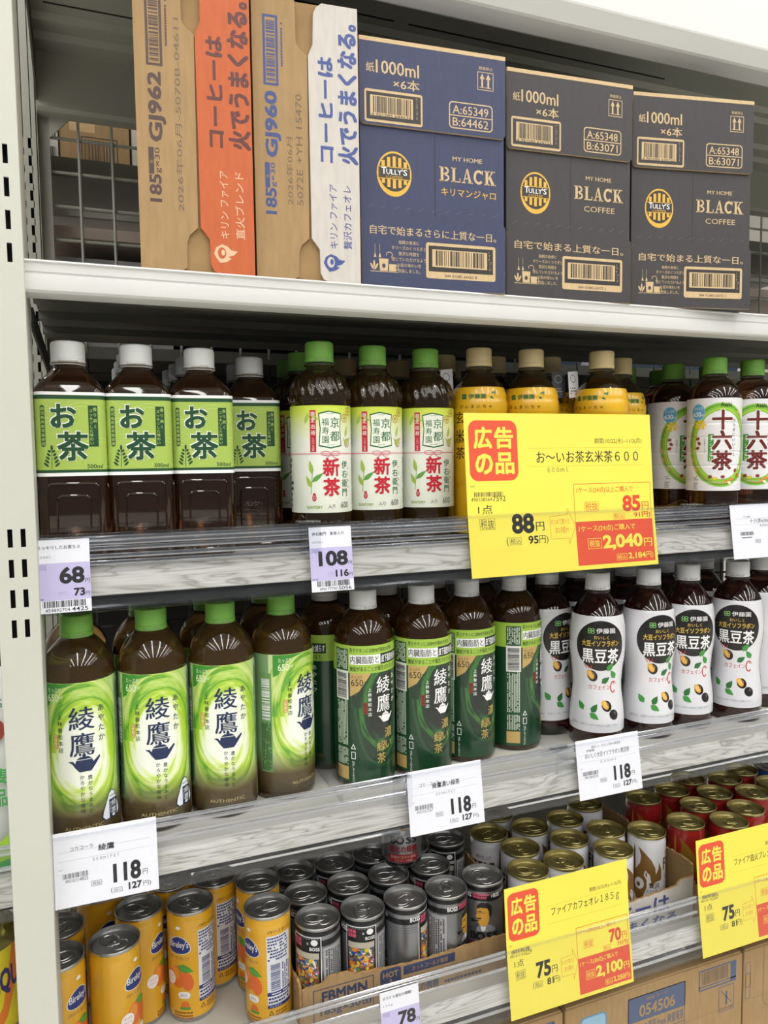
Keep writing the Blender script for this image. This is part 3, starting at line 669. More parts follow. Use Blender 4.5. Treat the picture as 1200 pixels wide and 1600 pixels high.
# --- new-leaf tea, lime cap, white and lime label
GR, RD = ink('#1f6a3c', .35), ink('#c02233', .35)
def leaf(c, x, y, L, wd, a, m, l=2):
    ca, sa = math.cos(a), math.sin(a); P = [(0, 0), (.3, .5), (.6, .42), (1, 0), (.6, -.42), (.3, -.5)]
    c.poly([(x+p*L*ca-q*wd*sa, y+p*L*sa+q*wd*ca) for p, q in P][::-1], m, l)
def lime_white():
    m = D.materials.new('lime_to_white_label'); m.use_nodes = True; t = NT(m); u, v = t.uv(33)
    t.lk(t.ramp(t.math('DIVIDE', t.math('SUBTRACT', v, 40.), 111., True), [(0, '#dfe3d4'), (.66, '#e6e8df'), (.8, '#e0e6b8'), (.93, '#d3e05e'), (1, '#c6d944')]), t.b.inputs['Base Color']); t.b.inputs['Roughness'].default_value = .35
    return m
def make_iye():
    P = [(27, 0), (31.5, 1.5), (33, 5), (33, 36), (32.6, 38), (32.6, 152), (33.2, 155)] + smooth_prof([(33.2, 155), (33, 163), (31.4, 172), (27, 181), (20, 187.5), (14, 191.5), (12.6, 194)], 7)[1:] + neck(219)[1:]
    P = slim(P, .975)
    mod = lambda a, z: 1+(.026*math.sin(20*a+z*.16)*min(1, max(0, (z-154)/5))*min(1, max(0, (186-z)/6)) if 150 < z < 190 else 0)
    r = bottle('tea_bottle', 'x', 'bottle', 'white-labelled new-leaf tea bottles', P, TEA_IYE, CAPG, 219, '261011/KY', 96, mod)
    b = MB(); R = 33; film(b, [(31.9, 40), (31.9, 151)], 40, 151, lime_white())
    c = Canvas(); fn = wrap([(31.9, 40), (31.9, 151)], R); Y1 = ink('#8aa829', .35)
    for o in (0, 104):
        c.frame(o-9, 110, o+15, 143, 0, GR)
        bez = [(-11, 143), (0, 145.5), (15, 143), (13.5, 127), (15, 109), (2, 106.5), (-11, 109), (-9.5, 127)]
        c.poly([(o+x, y) for x, y in bez][::-1], GR, 2).poly([(o+2+(x-2)*.91, 126+(y-126)*.93) for x, y in bez][::-1], ink('#e8ebdc', .35), 3)
        c.vtext('京都', o+7, 139, 11.5, GR, 4, .012, 14); c.vtext('福寿園', o-3.5, 138, 8.2, GR, 4, .006, 9); c.text('FUKUJUEN', o-2, 141.5, o+6, 142.8, GR, 4).text('EST.1790', o-2, 109.6, o+6, 110.8, GR, 4)
        c.rect(o-20, 103, o-13.5, 146, RD, 2); c.vtext('限定出荷', o-16.7, 144.5, 5, KW, 3, .008, 6.4); c.vtext('二〇二五年', o-16.7, 117.5, 2.7, KW, 3, 0, 2.8)
        pk = ink('#d07884', .35); c.ring(o-3.5, 101.5, 5.5, 2.6, .8, pk, 3).ring(o+7.5, 101.5, 5.5, 2.6, .8, pk, 3).line([(o+2, 100), (o-4, 96)], .8, pk, 3).line([(o+2, 100), (o+8, 96)], .8, pk, 3)
        c.vtext('新茶', o+2.5, 97, 19.5, RD, 4, .024, 20.5); c.text('入り', o-2, 44.5, o+6, 49, ink('#4a4a40'), 3)
        c.vtext('伊右衛門', o+19, 94, 8.8, GR, 3, .006, 9.6); c.vtext('いえもん', o+25, 88, 3.6, GR, 3, 0, 6.5)
        c.text('600', o+13, 44.5, o+24, 51, ink('#4d5a50'), 3); c.text('SUNTORY', o-25, 44.5, o-8, 47.5, Y1, 3, .014)
        c.ell(o-16.5, 55.5, 2.3, 3.2, RD, 3).ell(o-16.5, 58.8, 1.6, 1.9, RD, 3).ring(o-16.5, 56, 1.2, 1.8, .3, KW, 4)
        for q in ((-20, 60, 26, 1.45), ): c.line([(o+q[0], q[1]), (o+q[0]+2, q[1]+24)], .7, ink('#7fa23c', .35), 2)
        for x, y, L, a in ((-19.5, 66, 14, 2.0), (-19, 72, 16, .65), (-18.5, 80, 15, 1.75)): leaf(c, o+x, y, L, 5, a, ink('#9cb94a', .35) if a > 1 else ink('#5f9a44', .35))
        for x, y, a in ((20, 112, .5), (21, 118, 1.3), (-26, 132, 1.2), (-22, 140, -.3), (26, 108, 2.3)): leaf(c, o+x, y, 13, 4.2, a, ink('#a9c45a', .35))
        for x, y in ((20, 138), (27, 145), (24, 112)): c.ring(o+x, y, 4.5, 4.5, .5, ink('#b0574a', .35), 2, n=16); [c.line([(o+x, y), (o+x+4.3*math.cos(t), y+4.3*math.sin(t))], .4, ink('#b0574a', .35), 2) for t in (0, 1.05, 2.1, 3.14, 4.2, 5.2)]
    c.rect(-103.6, 100.6, 103.6, 101.8, ink('#d8949c', .35), 2)
    c.small(38, 46, 62, 98, 12, GR, 2, 3); c.bars(40, 108, 60, 146, GR, 2, 26, True); c.small(-62, 44, -44, 98, 9, GR, 2, 6)
    c.put(b, fn, 3, 0); b.build('label', r); return r
iye = make_iye()
place(iye, ZS2, [(238.5, 786, 15, 'front lime-capped new-leaf tea bottle, beside the clear divider'), (303.5, 798, 12, 'front lime-capped new-leaf tea bottle, middle of the three'),
                 (370.5, 804, 12, 'front lime-capped new-leaf tea bottle, next to the yellow bottles'), (242, 872, -14, 'lime-capped tea bottle second in line beside the clear divider'),
                 (246, 942, -20, 'lime-capped tea bottle third in line, in the shade')])

# --- brown-rice tea, tan cap, yellow film
YL = mat('yellow_film', '#e2b01f', .3, var=.03, vs=20, coat=.4)
def make_gen():
    P = [(28, 0), (32, 2), (33.6, 6), (33.6, 60), (32.6, 63), (33.6, 66), (33.6, 140), (32.0, 143.5), (33.6, 147), (34, 155), (33.4, 160), (32.4, 162), (32.8, 166), (30.5, 174)] + smooth_prof([(30.5, 174), (27, 180), (21, 187), (15, 193), (12.6, 197)], 4)[1:] + neck(222)[1:]
    P = slim(P, .965)
    r = bottle('tea_bottle', 'x', 'bottle', 'yellow brown-rice tea bottles', P, TEA_GEN, CAPT, 222, '', 48)
    b = MB(); film(b, P, 8, 175.5, YL, .35, 64, 2.2)
    c = Canvas(); fn = wrap(P, 33.6); g = ink('#1e6b3a', .35); k2 = ink('#2c2416', .35)
    for o in (0, 105):
        c.text('伊藤園', o-8, 161.5, o+13, 167.5, g, 2, .016)
        for x, y in ((-12.4, 166), (-15.4, 166), (-12.4, 163), (-15.4, 163)): c.ell(o+x, y, 1.7, 1.7, g, 2, 12)
        for i, q in enumerate('げんまいちゃ'): c.ch(q, o-17+i*7, 153, 4.6, k2, 2, .01)
        c.vtext('玄米茶', o-20, 148, 15, k2, 2, .012, 20); c.text('GENMAI-CHA', o-26, 112, o+2, 116, k2, 2)
        c.text('OI OCHA', o-20, 20, o+14, 24, k2, 2)
        for x, y, a in ((20, 168, .3), (24, 166, 1.2), (18, 164, -.4)): leaf(c, o+x, y, 6, 2.4, a, g)
    c.put(b, fn, 3, 3); b.build('label', r); return r
gen = make_gen()
place(gen, ZS2, [(437, 798, -8, 'front tan-capped yellow tea bottle, leftmost above the big yellow sale tag'), (503, 790, -15, 'front tan-capped yellow tea bottle, second from the left'),
                 (596, 778, -30, 'front tan-capped yellow tea bottle, rightmost of the three'), (424, 866, 0, 'tan-capped yellow tea bottle behind the leftmost yellow one'), (494, 862, 5, 'tan-capped yellow tea bottle behind the second yellow one'),
                 (566, 846, 10, 'tan-capped yellow tea bottle with a dark neck leaflet, between two others'), (664, 828, 25, 'tan-capped yellow tea bottle peeking out at right of the rightmost one'),
                 (318, 938, 0, 'tan-capped dark bottle deep in the shade behind the middle new-leaf bottle'), (392, 935, 0, 'tan-capped dark bottle deep in the shade right of the new-leaf bottles'), (466, 932, 0, 'tan-capped bottle third in line behind the yellow front bottles')])
for x, y, a, m, l in ((402, 826, 12, PAPER, 'small white neck leaflet hanging at the leftmost yellow tea bottle'), (549, 815, -8, mat('dark_leaflet', '#30343a', .4), 'small dark neck leaflet hanging on the half-hidden yellow tea bottle'), (565, 806, 15, PAPER, 'small white neck leaflet beside the dark one on the yellow bottles')):
    b = MB(); b.plate([(-9, 0), (9, 2), (10, 34), (-8, 32)], m, lambda u, v, d: (u, d+v*.1, v), .5); c = Canvas(); c.small(-6, 4, 7, 14, 3, ink('#8a8a8a'), 1, 5).ring(0, 24, 5, 5, 1, ink('#8a8a8a')); c.put(b, lambda u, v, d: (u, v*.1-d, v)); tag(b.build('neck_leaflet', loc=W(x, y-16, 68), rot=rad(a)), l, 'leaflet', 'neck leaflets')

# --- sixteen-grain tea, lime cap, white label with a green wreath
def make_asa():
    P = [(28, 0), (32, 2), (33.2, 6)] + [(33.2 if k % 2 else 32.8, 8+k*4) for k in range(10)]
    for z in (60, 80, 98, 117, 135): P += [(33.2, z-1.6), (32.4, z), (33.2, z+1.6)]
    P += [(33.2, 150), (33.2, 166)] + smooth_prof([(33.2, 166), (31.8, 175), (28, 183), (21.5, 190), (15, 195), (12.6, 197)], 4)[1:] + neck(221)[1:]
    r = bottle('tea_bottle', 'x', 'bottle', 'sixteen-grain tea bottles', P, TEA_ASA, CAPL if False else CAPG, 221, '260724/TA', 48)
    b = MB(); m = mat('white_label_film', '#e4e3e6', .32, var=.01, coat=.2); film(b, P, 48, 167, m, .35, 64, 1.6)
    c = Canvas(); fn = wrap(P, 33); br = ink('#6a2420', .35); g1, g2, g3 = ink('#86c03c', .35), ink('#5e9f2f', .35), ink('#b6d64e', .35); kk = ink('#2a2220')
    for o in (0, 104):
        c.ring(o+1, 107, 42, 54, 10, g1, 1, n=44).ring(o+1, 107, 40, 52, 1.8, g2, 2, .2, 5.8, 40).ring(o+1, 107, 35, 47, 1.2, g3, 2, 1, 7, 40).ring(o+1, 107, 38, 50, 1.0, ink('#c88a70', .35), 3, 2.6, 5.2, 30)
        c.vtext('十六茶', o+2, 152, 27, KW, 3, .06, 26, 1.02).vtext('十六茶', o+2, 152, 26, br, 4, .03, 26, 1.02)
        c.text('Asahi', o-1, 155.5, o+13, 161, kk, 3, .014)
        c.ell(o-28, 149, 9, 11, ink('#5aa0cc', .35), 3).ring(o-28, 149, 9, 11, .6, ink('#a9d0e8', .35), 4); c.text('たっぷり', o-34, 152, o-22, 156, KW, 4, .01).text('630', o-35, 143.5, o-24, 149.5, KW, 4, .016).text('ml', o-23.5, 144, o-20.5, 147, KW, 4)
        c.rect(o-15, 86, o-8.5, 121, ink('#3f8a3a', .35), 3); c.vtext('カフェインゼロ', o-11.7, 119.5, 4.4, ink('#e6ee9c'), 4, .008, 4.7)
        c.vtext('カラダにいいこと', o+17, 141, 5.2, kk, 3, .004, 6.2); c.vtext('むぎ茶ブレンド', o-19, 116, 2.6, kk, 3, 0, 2.9)
        yl, rd, wt = ink('#e8c52a', .35), ink('#8e3524', .35), ink('#e9d9b6', .35)
        for k in range(7): c.ell(o-25+5*math.cos(k*.9), 133+4*math.sin(k*.9), 3.2, 1.5, yl, 5, 10, k*.9)
        for x, y, cl in ((-28, 115, rd), (-26, 109, rd), (-28, 103, rd), (24, 68, ink('#c0603a', .35)), (13, 63, ink('#e08a3a', .35)), (3, 66, rd), (-6, 64, yl), (20, 74, rd), (30, 66, wt), (12, 58, wt), (-12, 66, rd), (7, 60, ink('#e08a3a', .35)), (27, 77, wt)): c.ell(o+x, y, 2.6, 2, cl, 5, 12, x)
        for x, y, a in ((24, 148, -.9), (29, 142, -1), (33, 136, -1.2), (-38, 100, 1.7), (-36, 88, 1.9), (-31, 76, 2.2)): c.ell(o+x, y, 4, 1.2, ink('#d8b06a', .35), 4, 10, a)
        c.small(o-34, 49, o-26, 68, 8, ink('#888888'), 1, 3)
    c.bars(42, 96, 60, 140, kk, 2, 26, True); c.small(42, 54, 62, 92, 10, kk, 2, 7)
    c.put(b, fn, 3, 1.7); b.build('label', r); return r
asa = make_asa()
place(asa, ZS2, [(778, 780, 15, 'front lime-capped sixteen-grain tea bottle right of the yellow sale tag'), (848, 784, 10, 'front lime-capped sixteen-grain tea bottle, half hidden by the one at its left'), (922, 790, 5, 'front lime-capped sixteen-grain tea bottle at the far right end'),
                 (776, 853, 42, 'lime-capped sixteen-grain tea bottle turned right, behind the front one'), (816, 926, 20, 'lime-capped tea bottle in the shade, third in line of sixteen-grain tea'), (847, 858, 0, 'lime-capped tea bottle behind the half-hidden front bottle'), (744, 916, 0, 'lime-capped dark bottle standing alone in the shade left of the sixteen-grain tea')])

# --- tall green tea with a pale swirl label and one with a dark label
PA = [(28, 13), (32.5, 14.5), (34, 18), (34, 21), (33.6, 23), (34, 25), (34, 160)] + smooth_prof([(34, 160), (33.8, 170), (32.4, 181), (29, 191), (23, 200), (16.5, 206.5), (13, 209)], 5)[1:]
PA = slim(PA, .985)
def swirl_mat(name, dark):
    m = D.materials.new(name); m.use_nodes = True; t = NT(m); b = t.b; u, v = t.uv(34)
    cx = t.math('SUBTRACT', t.math('PINGPONG', t.math('ADD', u, 53.4), 53.4), 0.) if False else t.math('SUBTRACT', t.math('WRAP', u, 53.4), 0.)
    n = t.n[-1] if False else None
    dx = t.math('DIVIDE', u, 27. if dark else 33.); dy = t.math('DIVIDE', t.math('SUBTRACT', v, 104. if not dark else 104.), 52. if not dark else 54.)
    rr_ = t.math('SQRT', t.math('ADD', t.math('MULTIPLY', dx, dx), t.math('MULTIPLY', dy, dy)))
    ang = t.math('ARCTAN2', dy, dx)
    cb = t.add('ShaderNodeCombineXYZ'); t.lk(t.math('ADD', t.math('MULTIPLY', rr_, 5.), t.math('MULTIPLY', ang, .55)), cb.inputs[0]); t.lk(t.math('MULTIPLY', t.math('SINE', ang), .7), cb.inputs[1]); t.lk(t.math('MULTIPLY', t.math('COSINE', ang), .7), cb.inputs[2])
    nz = t.noise(cb.outputs[0], 1.1, 4)
    k = t.math('ADD', rr_, t.math('MULTIPLY', t.math('SUBTRACT', nz, .5), 1.15))
    if not dark:
        c = t.ramp(t.math('DIVIDE', k, 1.7, True), [(.36, '#eef2e6'), (.44, '#dfecb0'), (.51, '#b4d23c'), (.57, '#93c230'), (.62, '#4d9830'), (.66, '#98c43a'), (.74, '#cfe08c'), (.84, '#a2c64a'), (.97, '#c8daa0')])
        rgt = t.math('MULTIPLY', t.math('GREATER_THAN', t.math('ABSOLUTE', u), 41.), 1.); c = t.mix(rgt, c, '#7fa070')
        gold = t.mix(t.math('DIVIDE', t.math('SUBTRACT', v, 42.), 26., True), '#6b5a3a', c); t.lk(gold, b.inputs['Base Color'])
        t.lk(t.math('MULTIPLY', t.math('SUBTRACT', 1., t.math('DIVIDE', t.math('SUBTRACT', v, 22.), 34., True)), .75), b.inputs['Transmission Weight'])
    else:
        c = t.ramp(t.math('DIVIDE', k, 1.7, True), [(.2, '#0e150e'), (.38, '#10201a'), (.46, '#163f20'), (.52, '#3a7a2c'), (.57, '#123a1c'), (.66, '#0c261a'), (.74, '#205428'), (.82, '#0f321d'), (1, '#133e22')])
        t.lk(c, b.inputs['Base Color'])
    b.inputs['Roughness'].default_value = .28; b.inputs['Coat Weight'].default_value = .5; b.inputs['Coat Roughness'].default_value = .06
    return m
def teapot(c, x, y, s, m, l=3):
    c.poly([(x-8*s, y+3*s), (x-5.6*s, y+3*s), (x-4.5*s, y+1.6*s), (x-4*s, y+3.4*s), (x+4*s, y+3.4*s), (x+4.6*s, y+1.8*s), (x+8*s, y+4.6*s), (x+8.4*s, y+3.6*s), (x+5.4*s, y-.5*s), (x+3.4*s, y-3*s), (x-2.6*s, y-3*s), (x-4.6*s, y-.6*s), (x-6*s, y+1.6*s)][::-1], m, l)
    c.poly([(x-4*s, y+3.8*s), (x+4*s, y+3.8*s), (x+2*s, y+5.2*s), (x-2*s, y+5.2*s)], m, l).ell(x, y+5.8*s, 1*s, .8*s, m, l, 10)
NV = ink('#1d2b52', .35)
def make_aya():
    r = bottle('tea_bottle', 'x', 'bottle', 'pale green swirl-label tea bottles', PA + neck(229)[1:], TEA_AYA, CAPG, 229, '25.12.25/KS', 48)
    b = MB(); film(b, PA, 22, 170, swirl_mat('pale_swirl_label', False), .35, 72, 4)
    c = Canvas(); fn = wrap(PA, 34); dg = ink('#3f8f35', .35); wt = ink('#e8f0d0', .35)
    c.poly([(-36, 169.5), (-2, 169.5), (-16, 166), (-24, 160), (-30, 149), (-36, 146)][::-1], dg, 1)
    c.text('たっぷり', -30, 161.5, -16.5, 166, wt, 2, .006).text('650', -30.5, 153, -19, 160, wt, 2, .004).text('ml', -18.5, 156, -15, 159, wt, 2)
    c.vtext('綾鷹', 1, 148, 23.5, NV, 3, .012, 24.5, 1.02); c.vtext('あやたか', 19, 147, 7.2, NV, 3, .006, 9.4); c.vtext('上林春松本店', -18.5, 141, 5, ink('#2d4432'), 3, .004, 6.2)
    c.rrect(-25.6, 108, -21.4, 122, 2, ink('#c9693e', .35), 2).rrect(-25.1, 108.6, -21.9, 121.4, 1.6, ink('#d9dc9a', .35), 3); c.vtext('金印品', -23.5, 121, 3.4, ink('#c9693e', .35), 4, 0, 4)
    teapot(c, 2, 91, 1.75, NV); tn = ink('#3a4a34')
    c.vtext('豊かなうまみと', 6.5, 82, 4.6, tn, 3, .006, 5.4).vtext('かろやかな後味', -.5, 83, 4.6, tn, 3, .006, 5.4)
    c.text('AUTHENTIC', -18, 30, 18, 33.4, ink('#b8a878'), 3)
    c.rect(38, 60, 50, 166, ink('#8fae86', .35), 2).small(39, 62, 49, 164, 5, ink('#3f5a40'), 3, 3, True); c.rect(-52, 44, -38, 150, ink('#6f9a60', .35), 1); c.bars(-50, 100, -40, 145, KW, 3, 26, True).small(-51, 46, -39, 98, 6, ink('#2f4a30'), 3, 4, True); c.small(40, 24, 46, 56, 3, ink('#a39a80'), 3, 8, True)
    c.put(b, fn, 3, 5); b.build('label', r)
    return r
aya = make_aya(); ZS3 = -375
XA = [(-11.3, 778, 0), (57.4, 780, 4), (126, 783, 4), (193.5, 798, 44)]
place(aya, ZS3, [(x, y, d, l) for (x, y, d), l in zip(XA, ('tall pale green tea bottle beside the post, green cap', 'tall pale green tea bottle, green cap, second from the post', 'tall pale green tea bottle, green cap, third from the post', 'tall pale green tea bottle turned right, next to the dark green ones'))] +
      [(x-2, y+72, 0, 'tall green-capped tea bottle in second line behind the pale green bottle ' + col4[i]) for i, (x, y, d) in enumerate(XA)])
# rice-ball stickers on the two bottles by the post
for (x, y, d), l in ((XA[0], 'beside the post'), (XA[1], 'second from the post')):
    b = MB(); fn = wrap(PA, 34, .9); c = Canvas()
    T = [(12, 22), (15, 18.5), (31, 18.5), (34.5, 22), (34, 26), (27, 44), (23.5, 46.5), (20, 44), (13, 27)]; fn0 = fn; fn = lambda u, v, d: fn0(u+4, v+15, d)
    c.poly(T[::1], NV, 0).poly([(23.3+(p-23.3)*.92, 31+(q-31)*.94) for p, q in T], ink('#e9ecf2', .35), 1).rect(20, 18.8, 30, 37, NV, 2); c.vtext('綾鷹', 25.6, 36, 6.4, KW, 3, .01, 7); c.vtext('おにぎり', 21.6, 35, 2.6, KW, 3, 0, 3); teapot(c, 25, 20.6, .35, KW); c.text('Ayataka', 20, 39, 28, 41.4, NV, 2)
    c.put(b, fn, 3, 5); o = b.build('sticker', loc=W(x, y, ZS3), rot=-math.atan2(x, y)+rad(d)); tag(o, 'white rice-ball sticker on the pale green bottle ' + l, 'sticker', 'rice-ball stickers')
def make_koi():
    r = bottle('tea_bottle', 'x', 'bottle', 'dark green strong tea bottles', PA + neck(229)[1:], TEA_KOI, CAPW, 229, '25.12.15/HT', 48)
    b = MB(); film(b, PA, 20, 172, swirl_mat('dark_swirl_label', True), .35, 72, 4)
    c = Canvas(); fn = wrap(PA, 34); lm = ink('#9dc04a', .35); gd = ink('#bfa062', .35); wt = KW; dk = ink('#14261a')
    c.rect(-106, 142, 106, 172, lm, 1)
    for o in (0, 107):
        c.text('茶カテキンにはBMIが高めの方の', o-38, 164.5, o+14, 169.5, dk, 2, .004); c.rect(o-38, 151.5, o-3, 162, wt, 2).text('内臓脂肪と', o-37, 152.5, o-5, 161, dk, 3, .01); c.rect(o-3, 151, o+30, 162.5, dk, 2).text('皮下脂肪を減らす', o-2, 152.5, o+29, 161, wt, 3, .02); c.text('機能があることが報告されています。', o-38, 144, o+26, 149.5, dk, 2, .006)
        c.poly([(o-38, 142), (o-38, 116), (o-28, 122), (o-14, 142)], gd, 1); c.text('たっぷり', o-36, 136.5, o-24, 139.5, dk, 2).text('650', o-36.5, 128, o-23, 135.5, dk, 2).text('ml', o-22.5, 131, o-19, 134, dk, 2)
        c.vtext('綾鷹', o+1, 138, 20, wt, 3, .008, 20.5, .98); c.vtext('あやたか', o+16, 138, 6.6, wt, 3, .004, 8.6); c.vtext('上林春松本店', o-16, 126, 4.4, wt, 3, .004, 5.4)
        c.rrect(o-23, 97, o-19, 110, 1.8, ink('#8e2f2a', .35), 2).vtext('金印品', o-21, 109.3, 3.2, dk, 3, 0, 3.8)
        teapot(c, o+3, 90, 1.25, wt); c.vtext('濃い', o+7, 80, 12, ink('#c5a862', .35), 3, .004, 13).vtext('緑茶', o-3, 66, 12, ink('#c5a862', .35), 3, .004, 13)
    c.rect(-58, 20.5, -40, 168, ink('#1d4a2c', .35), 2).small(-57, 62, -41, 112, 8, ink('#cfd8c8'), 3, 3, True); c.rect(-58, 112, -40, 144, ink('#dfe0da', .35), 3).bars(-56, 114, -42, 142, K_, 4, 26, True); c.small(-57, 146, -41, 168, 8, ink('#cfd8c8'), 3, 5, True); c.small(-57, 40, -41, 60, 8, ink('#cfd8c8'), 3, 7, True); c.rect(-57.5, 22, -41, 38, gd, 3)
    c.poly([(-38, 58), (-32, 58), (-35, 64)], wt, 2).poly([(-36.8, 58.8), (-33.2, 58.8), (-35, 62.4)], ink('#1c5028', .35), 3); c.frame(-37.5, 47, -32.5, 55, .7, wt, 2); c.vtext('はがしてください', -35.2, 45, 3, wt, 2, .01, 3)
    c.put(b, fn, 3, 5); b.build('label', r); return r
koi = make_koi()
place(koi, ZS3, [(284.5, 788, 37, 'front white-capped dark green tea bottle, first of the row beside the divider'), (355.6, 788, 37, 'front white-capped dark green tea bottle, second of the row'), (423.5, 806, 43, 'front white-capped dark green tea bottle, third of the row'), (494.4, 815, 82, 'front white-capped dark green tea bottle turned to its back text, before the white bottles'),
                 (260, 854, 130, 'white-capped dark green tea bottle set back left of the dark green row'), (338, 858, 100, 'white-capped dark green tea bottle second in line, behind the first two'), (412, 876, 60, 'white-capped dark green tea bottle second in line, behind the third'), (483, 886, 60, 'white-capped dark green tea bottle second in line, behind the fourth')])

# --- black bean tea, white cap, waisted white film
PK = [(27, 13), (31.5, 14.5), (33, 18), (33, 34)] + smooth_prof([(33, 34), (33, 46), (31.8, 62), (29.6, 80), (29.2, 92), (30.6, 108), (33, 126), (33.6, 142), (33.4, 156), (32.2, 168), (29.4, 179), (24.5, 188), (18.5, 196), (13.6, 202), (12.6, 205)], 4)[1:]
def make_kuro():
    r = bottle('tea_bottle', 'x', 'bottle', 'white black-bean tea bottles', PK + neck(228)[1:], TEA_KUR, CAPW, 228, '26.04.07', 48)
    m = mat('white_shrink_film', '#dcdce1', .2, var=.02, vs=45, scl=(1, 1, .5), bump=.22, coat=.7); b = MB(); film(b, PK, 33, 177, m, .35, 72, 3)
    c = Canvas(); fn = wrap(PK, 32); bk = ink('#1c1a1a', .3); gd = ink('#d8b54a', .35); g = ink('#3f8f3f', .35); g2 = ink('#2b6b33', .35); rd = ink('#c0392f', .35); yb = ink('#dca13a', .35)
    c.ell(0, 141, 29.5, 31, bk, 1, 44)
    for x, y in ((-13, 161), (-9.4, 161), (-13, 158), (-9.4, 158)): c.ring(x, y, 2.2, 1.8, .8, ink('#7fbf6a', .35), 2, n=12)
    c.text('伊藤園', -5.5, 156.6, 17, 163, KW, 2, .006); c.text('おいしく', -8, 149.5, 9, 154, gd, 2, .008); c.text('大豆イソフラボン', -22, 140.5, 22, 148, gd, 2, .014); c.text('黒豆茶', -22, 119.5, 22, 138, KW, 2, .016)
    c.text('カフェイン', -15, 86, 13, 92, rd, 2, .012); c.ring(18, 89, 4.6, 7.5, 1.6, rd, 2, .9, 5.6, 20); c.text('ゼロ', 18, 92, 23, 95, rd, 2, .01)
    def bean(x, y, s, half): 
        c.ell(x, y, 6*s, 7*s, bk, 2, 20, .5).ell(x+1.6*s, y+2.4*s, 1.4*s, 2*s, ink('#6a5a58', .3), 3, 10, .5)
        if half: c.ell(x-2*s, y+1.5*s, 3.6*s, 6.2*s, yb, 3, 18, .55).ell(x-2.2*s, y+1.8*s, 2.2*s, 4.6*s, ink('#e8bb62', .35), 4, 16, .55)
    bean(-10, 103, 1.05, True); bean(8, 66, 1, True); bean(17, 55, .95, False)
    for k in (-.5, 0, .5): c.line([(-14+k*5, 112), (-15+k*9, 117)], .9, rd, 2)
    for x, y, a, cl in ((10, 112, .9, g), (4, 96, .6, g2), (19, 102, 2.2, g), (-22, 62, 2.2, g), (-9, 60, 1.0, g2), (-10, 55, -.6, g)): leaf(c, x-3*math.cos(a), y-3*math.sin(a), 13, 7.5, a, cl)
    c.text('大豆アレルギーの方はご注意ください', -24, 41, 22, 44, ink('#8d9aa6'), 2); c.text('500ml', -38, 41, -28, 44, ink('#8d9aa6'), 2)
    c.small(-92, 40, -52, 100, 16, ink('#55565c'), 2, 3); c.bars(-90, 104, -66, 150, K_, 2, 28, True); c.small(44, 44, 80, 132, 22, ink('#66676d'), 2, 9); c.rect(50, 100, 80, 101.4, rd, 2); c.ell(90, 155, 10, 12, ink('#d8582c', .35), 2).ell(92, 150, 4, 5, bk, 3).ell(91, 151, 2.4, 4, yb, 4, 12, .5); c.small(-60, 110, -46, 160, 14, ink('#66676d'), 2, 19)
    c.put(b, fn, 3, 3); b.build('label', r); return r
kuro = make_kuro()
place(kuro, ZS3, [(594, 780, 8, 'front white bean tea bottle, first of the row above the 118 yen tag'), (673.7, 780, 30, 'front white bean tea bottle turned right, second of the row'), (744.5, 786, 15, 'front white bean tea bottle half hidden by the second one'), (825, 780, 0, 'front white bean tea bottle, fourth of the row'), (902, 812, 75, 'white bean tea bottle at the far right edge showing its small print'),
                  (561, 842, 45, 'white bean tea bottle set back beside the dark green bottles'), (695.5, 850, 0, 'white bean tea bottle second in line between the first two'), (627, 868, 0, 'white bean tea bottle in the shade behind the first of the row'), (575, 915, 0, 'white bean tea bottle third in line, only its cap showing'), (765, 856, 0, 'white bean tea bottle second in line, behind the half-hidden one'), (838, 856, 0, 'white bean tea bottle second in line, behind the fourth')])

# ------------------------------------------------------------ cans
def lid(r, top, R, m, ang=0.):
    b = MB(); b.lathe([(R-.9, top-3.4), (R-.1, top-3), (R+.1, top-1.4), (R, top-.5), (R-.5, top), (R-1.1, top-.3), (R-1.7, top-2), (R-2.2, top-6), (R-3, top-6.8), (R-3.8, top-6), (R-4.6, top-4.9), (R-6.5, top-4.6), (.1, top-4.5)], m, 48, False, True)
    z = top-4.3                                           # embossed outline of the opening and the finger well
    for cx, cy, a, q in ((0, -7.5, 9, 9.5), (0, 6.5, 9.5, 13)):
        b.tube([(cx+a*math.sin(t), cy-q*math.cos(t)*.85, z) for t in (2*PI*i/24 for i in range(24))], .55, m, 5, True)
    o = b.build('lid', r, ang=40); o.rotation_euler.z = ang
    b = MB(); n = 20; out = []; 
    for i in range(n):
        t = 2*PI*i/n; x = 7.4*math.sin(t); y = 11.5*math.cos(t); out.append((x*(1 if y > -2 else .82), y+4, z+1.0))
    b.tube([(p[0], p[1], p[2]+.35) for p in out], .85, m, 6, True)
    b.plate([(4.8*math.sin(2*PI*i/14), -2.5+3.6*math.cos(2*PI*i/14)) for i in range(14)][::-1], m, lambda u, v, d: (u, v, z+.5+d), 1.2)
    b.lathe([(2.3, z), (2.3, z+1.8), (1.6, z+2.3), (.1, z+2.4)], m, 12, False, True, cx=0, cy=-2.4)
    b.plate([(-6, 6), (6, 6), (6, 4.2), (-6, 4.2)][::-1], m, lambda u, v, d: (u, v, z+.8+d), .6)
    b.build('pull_tab', o, ang=40)
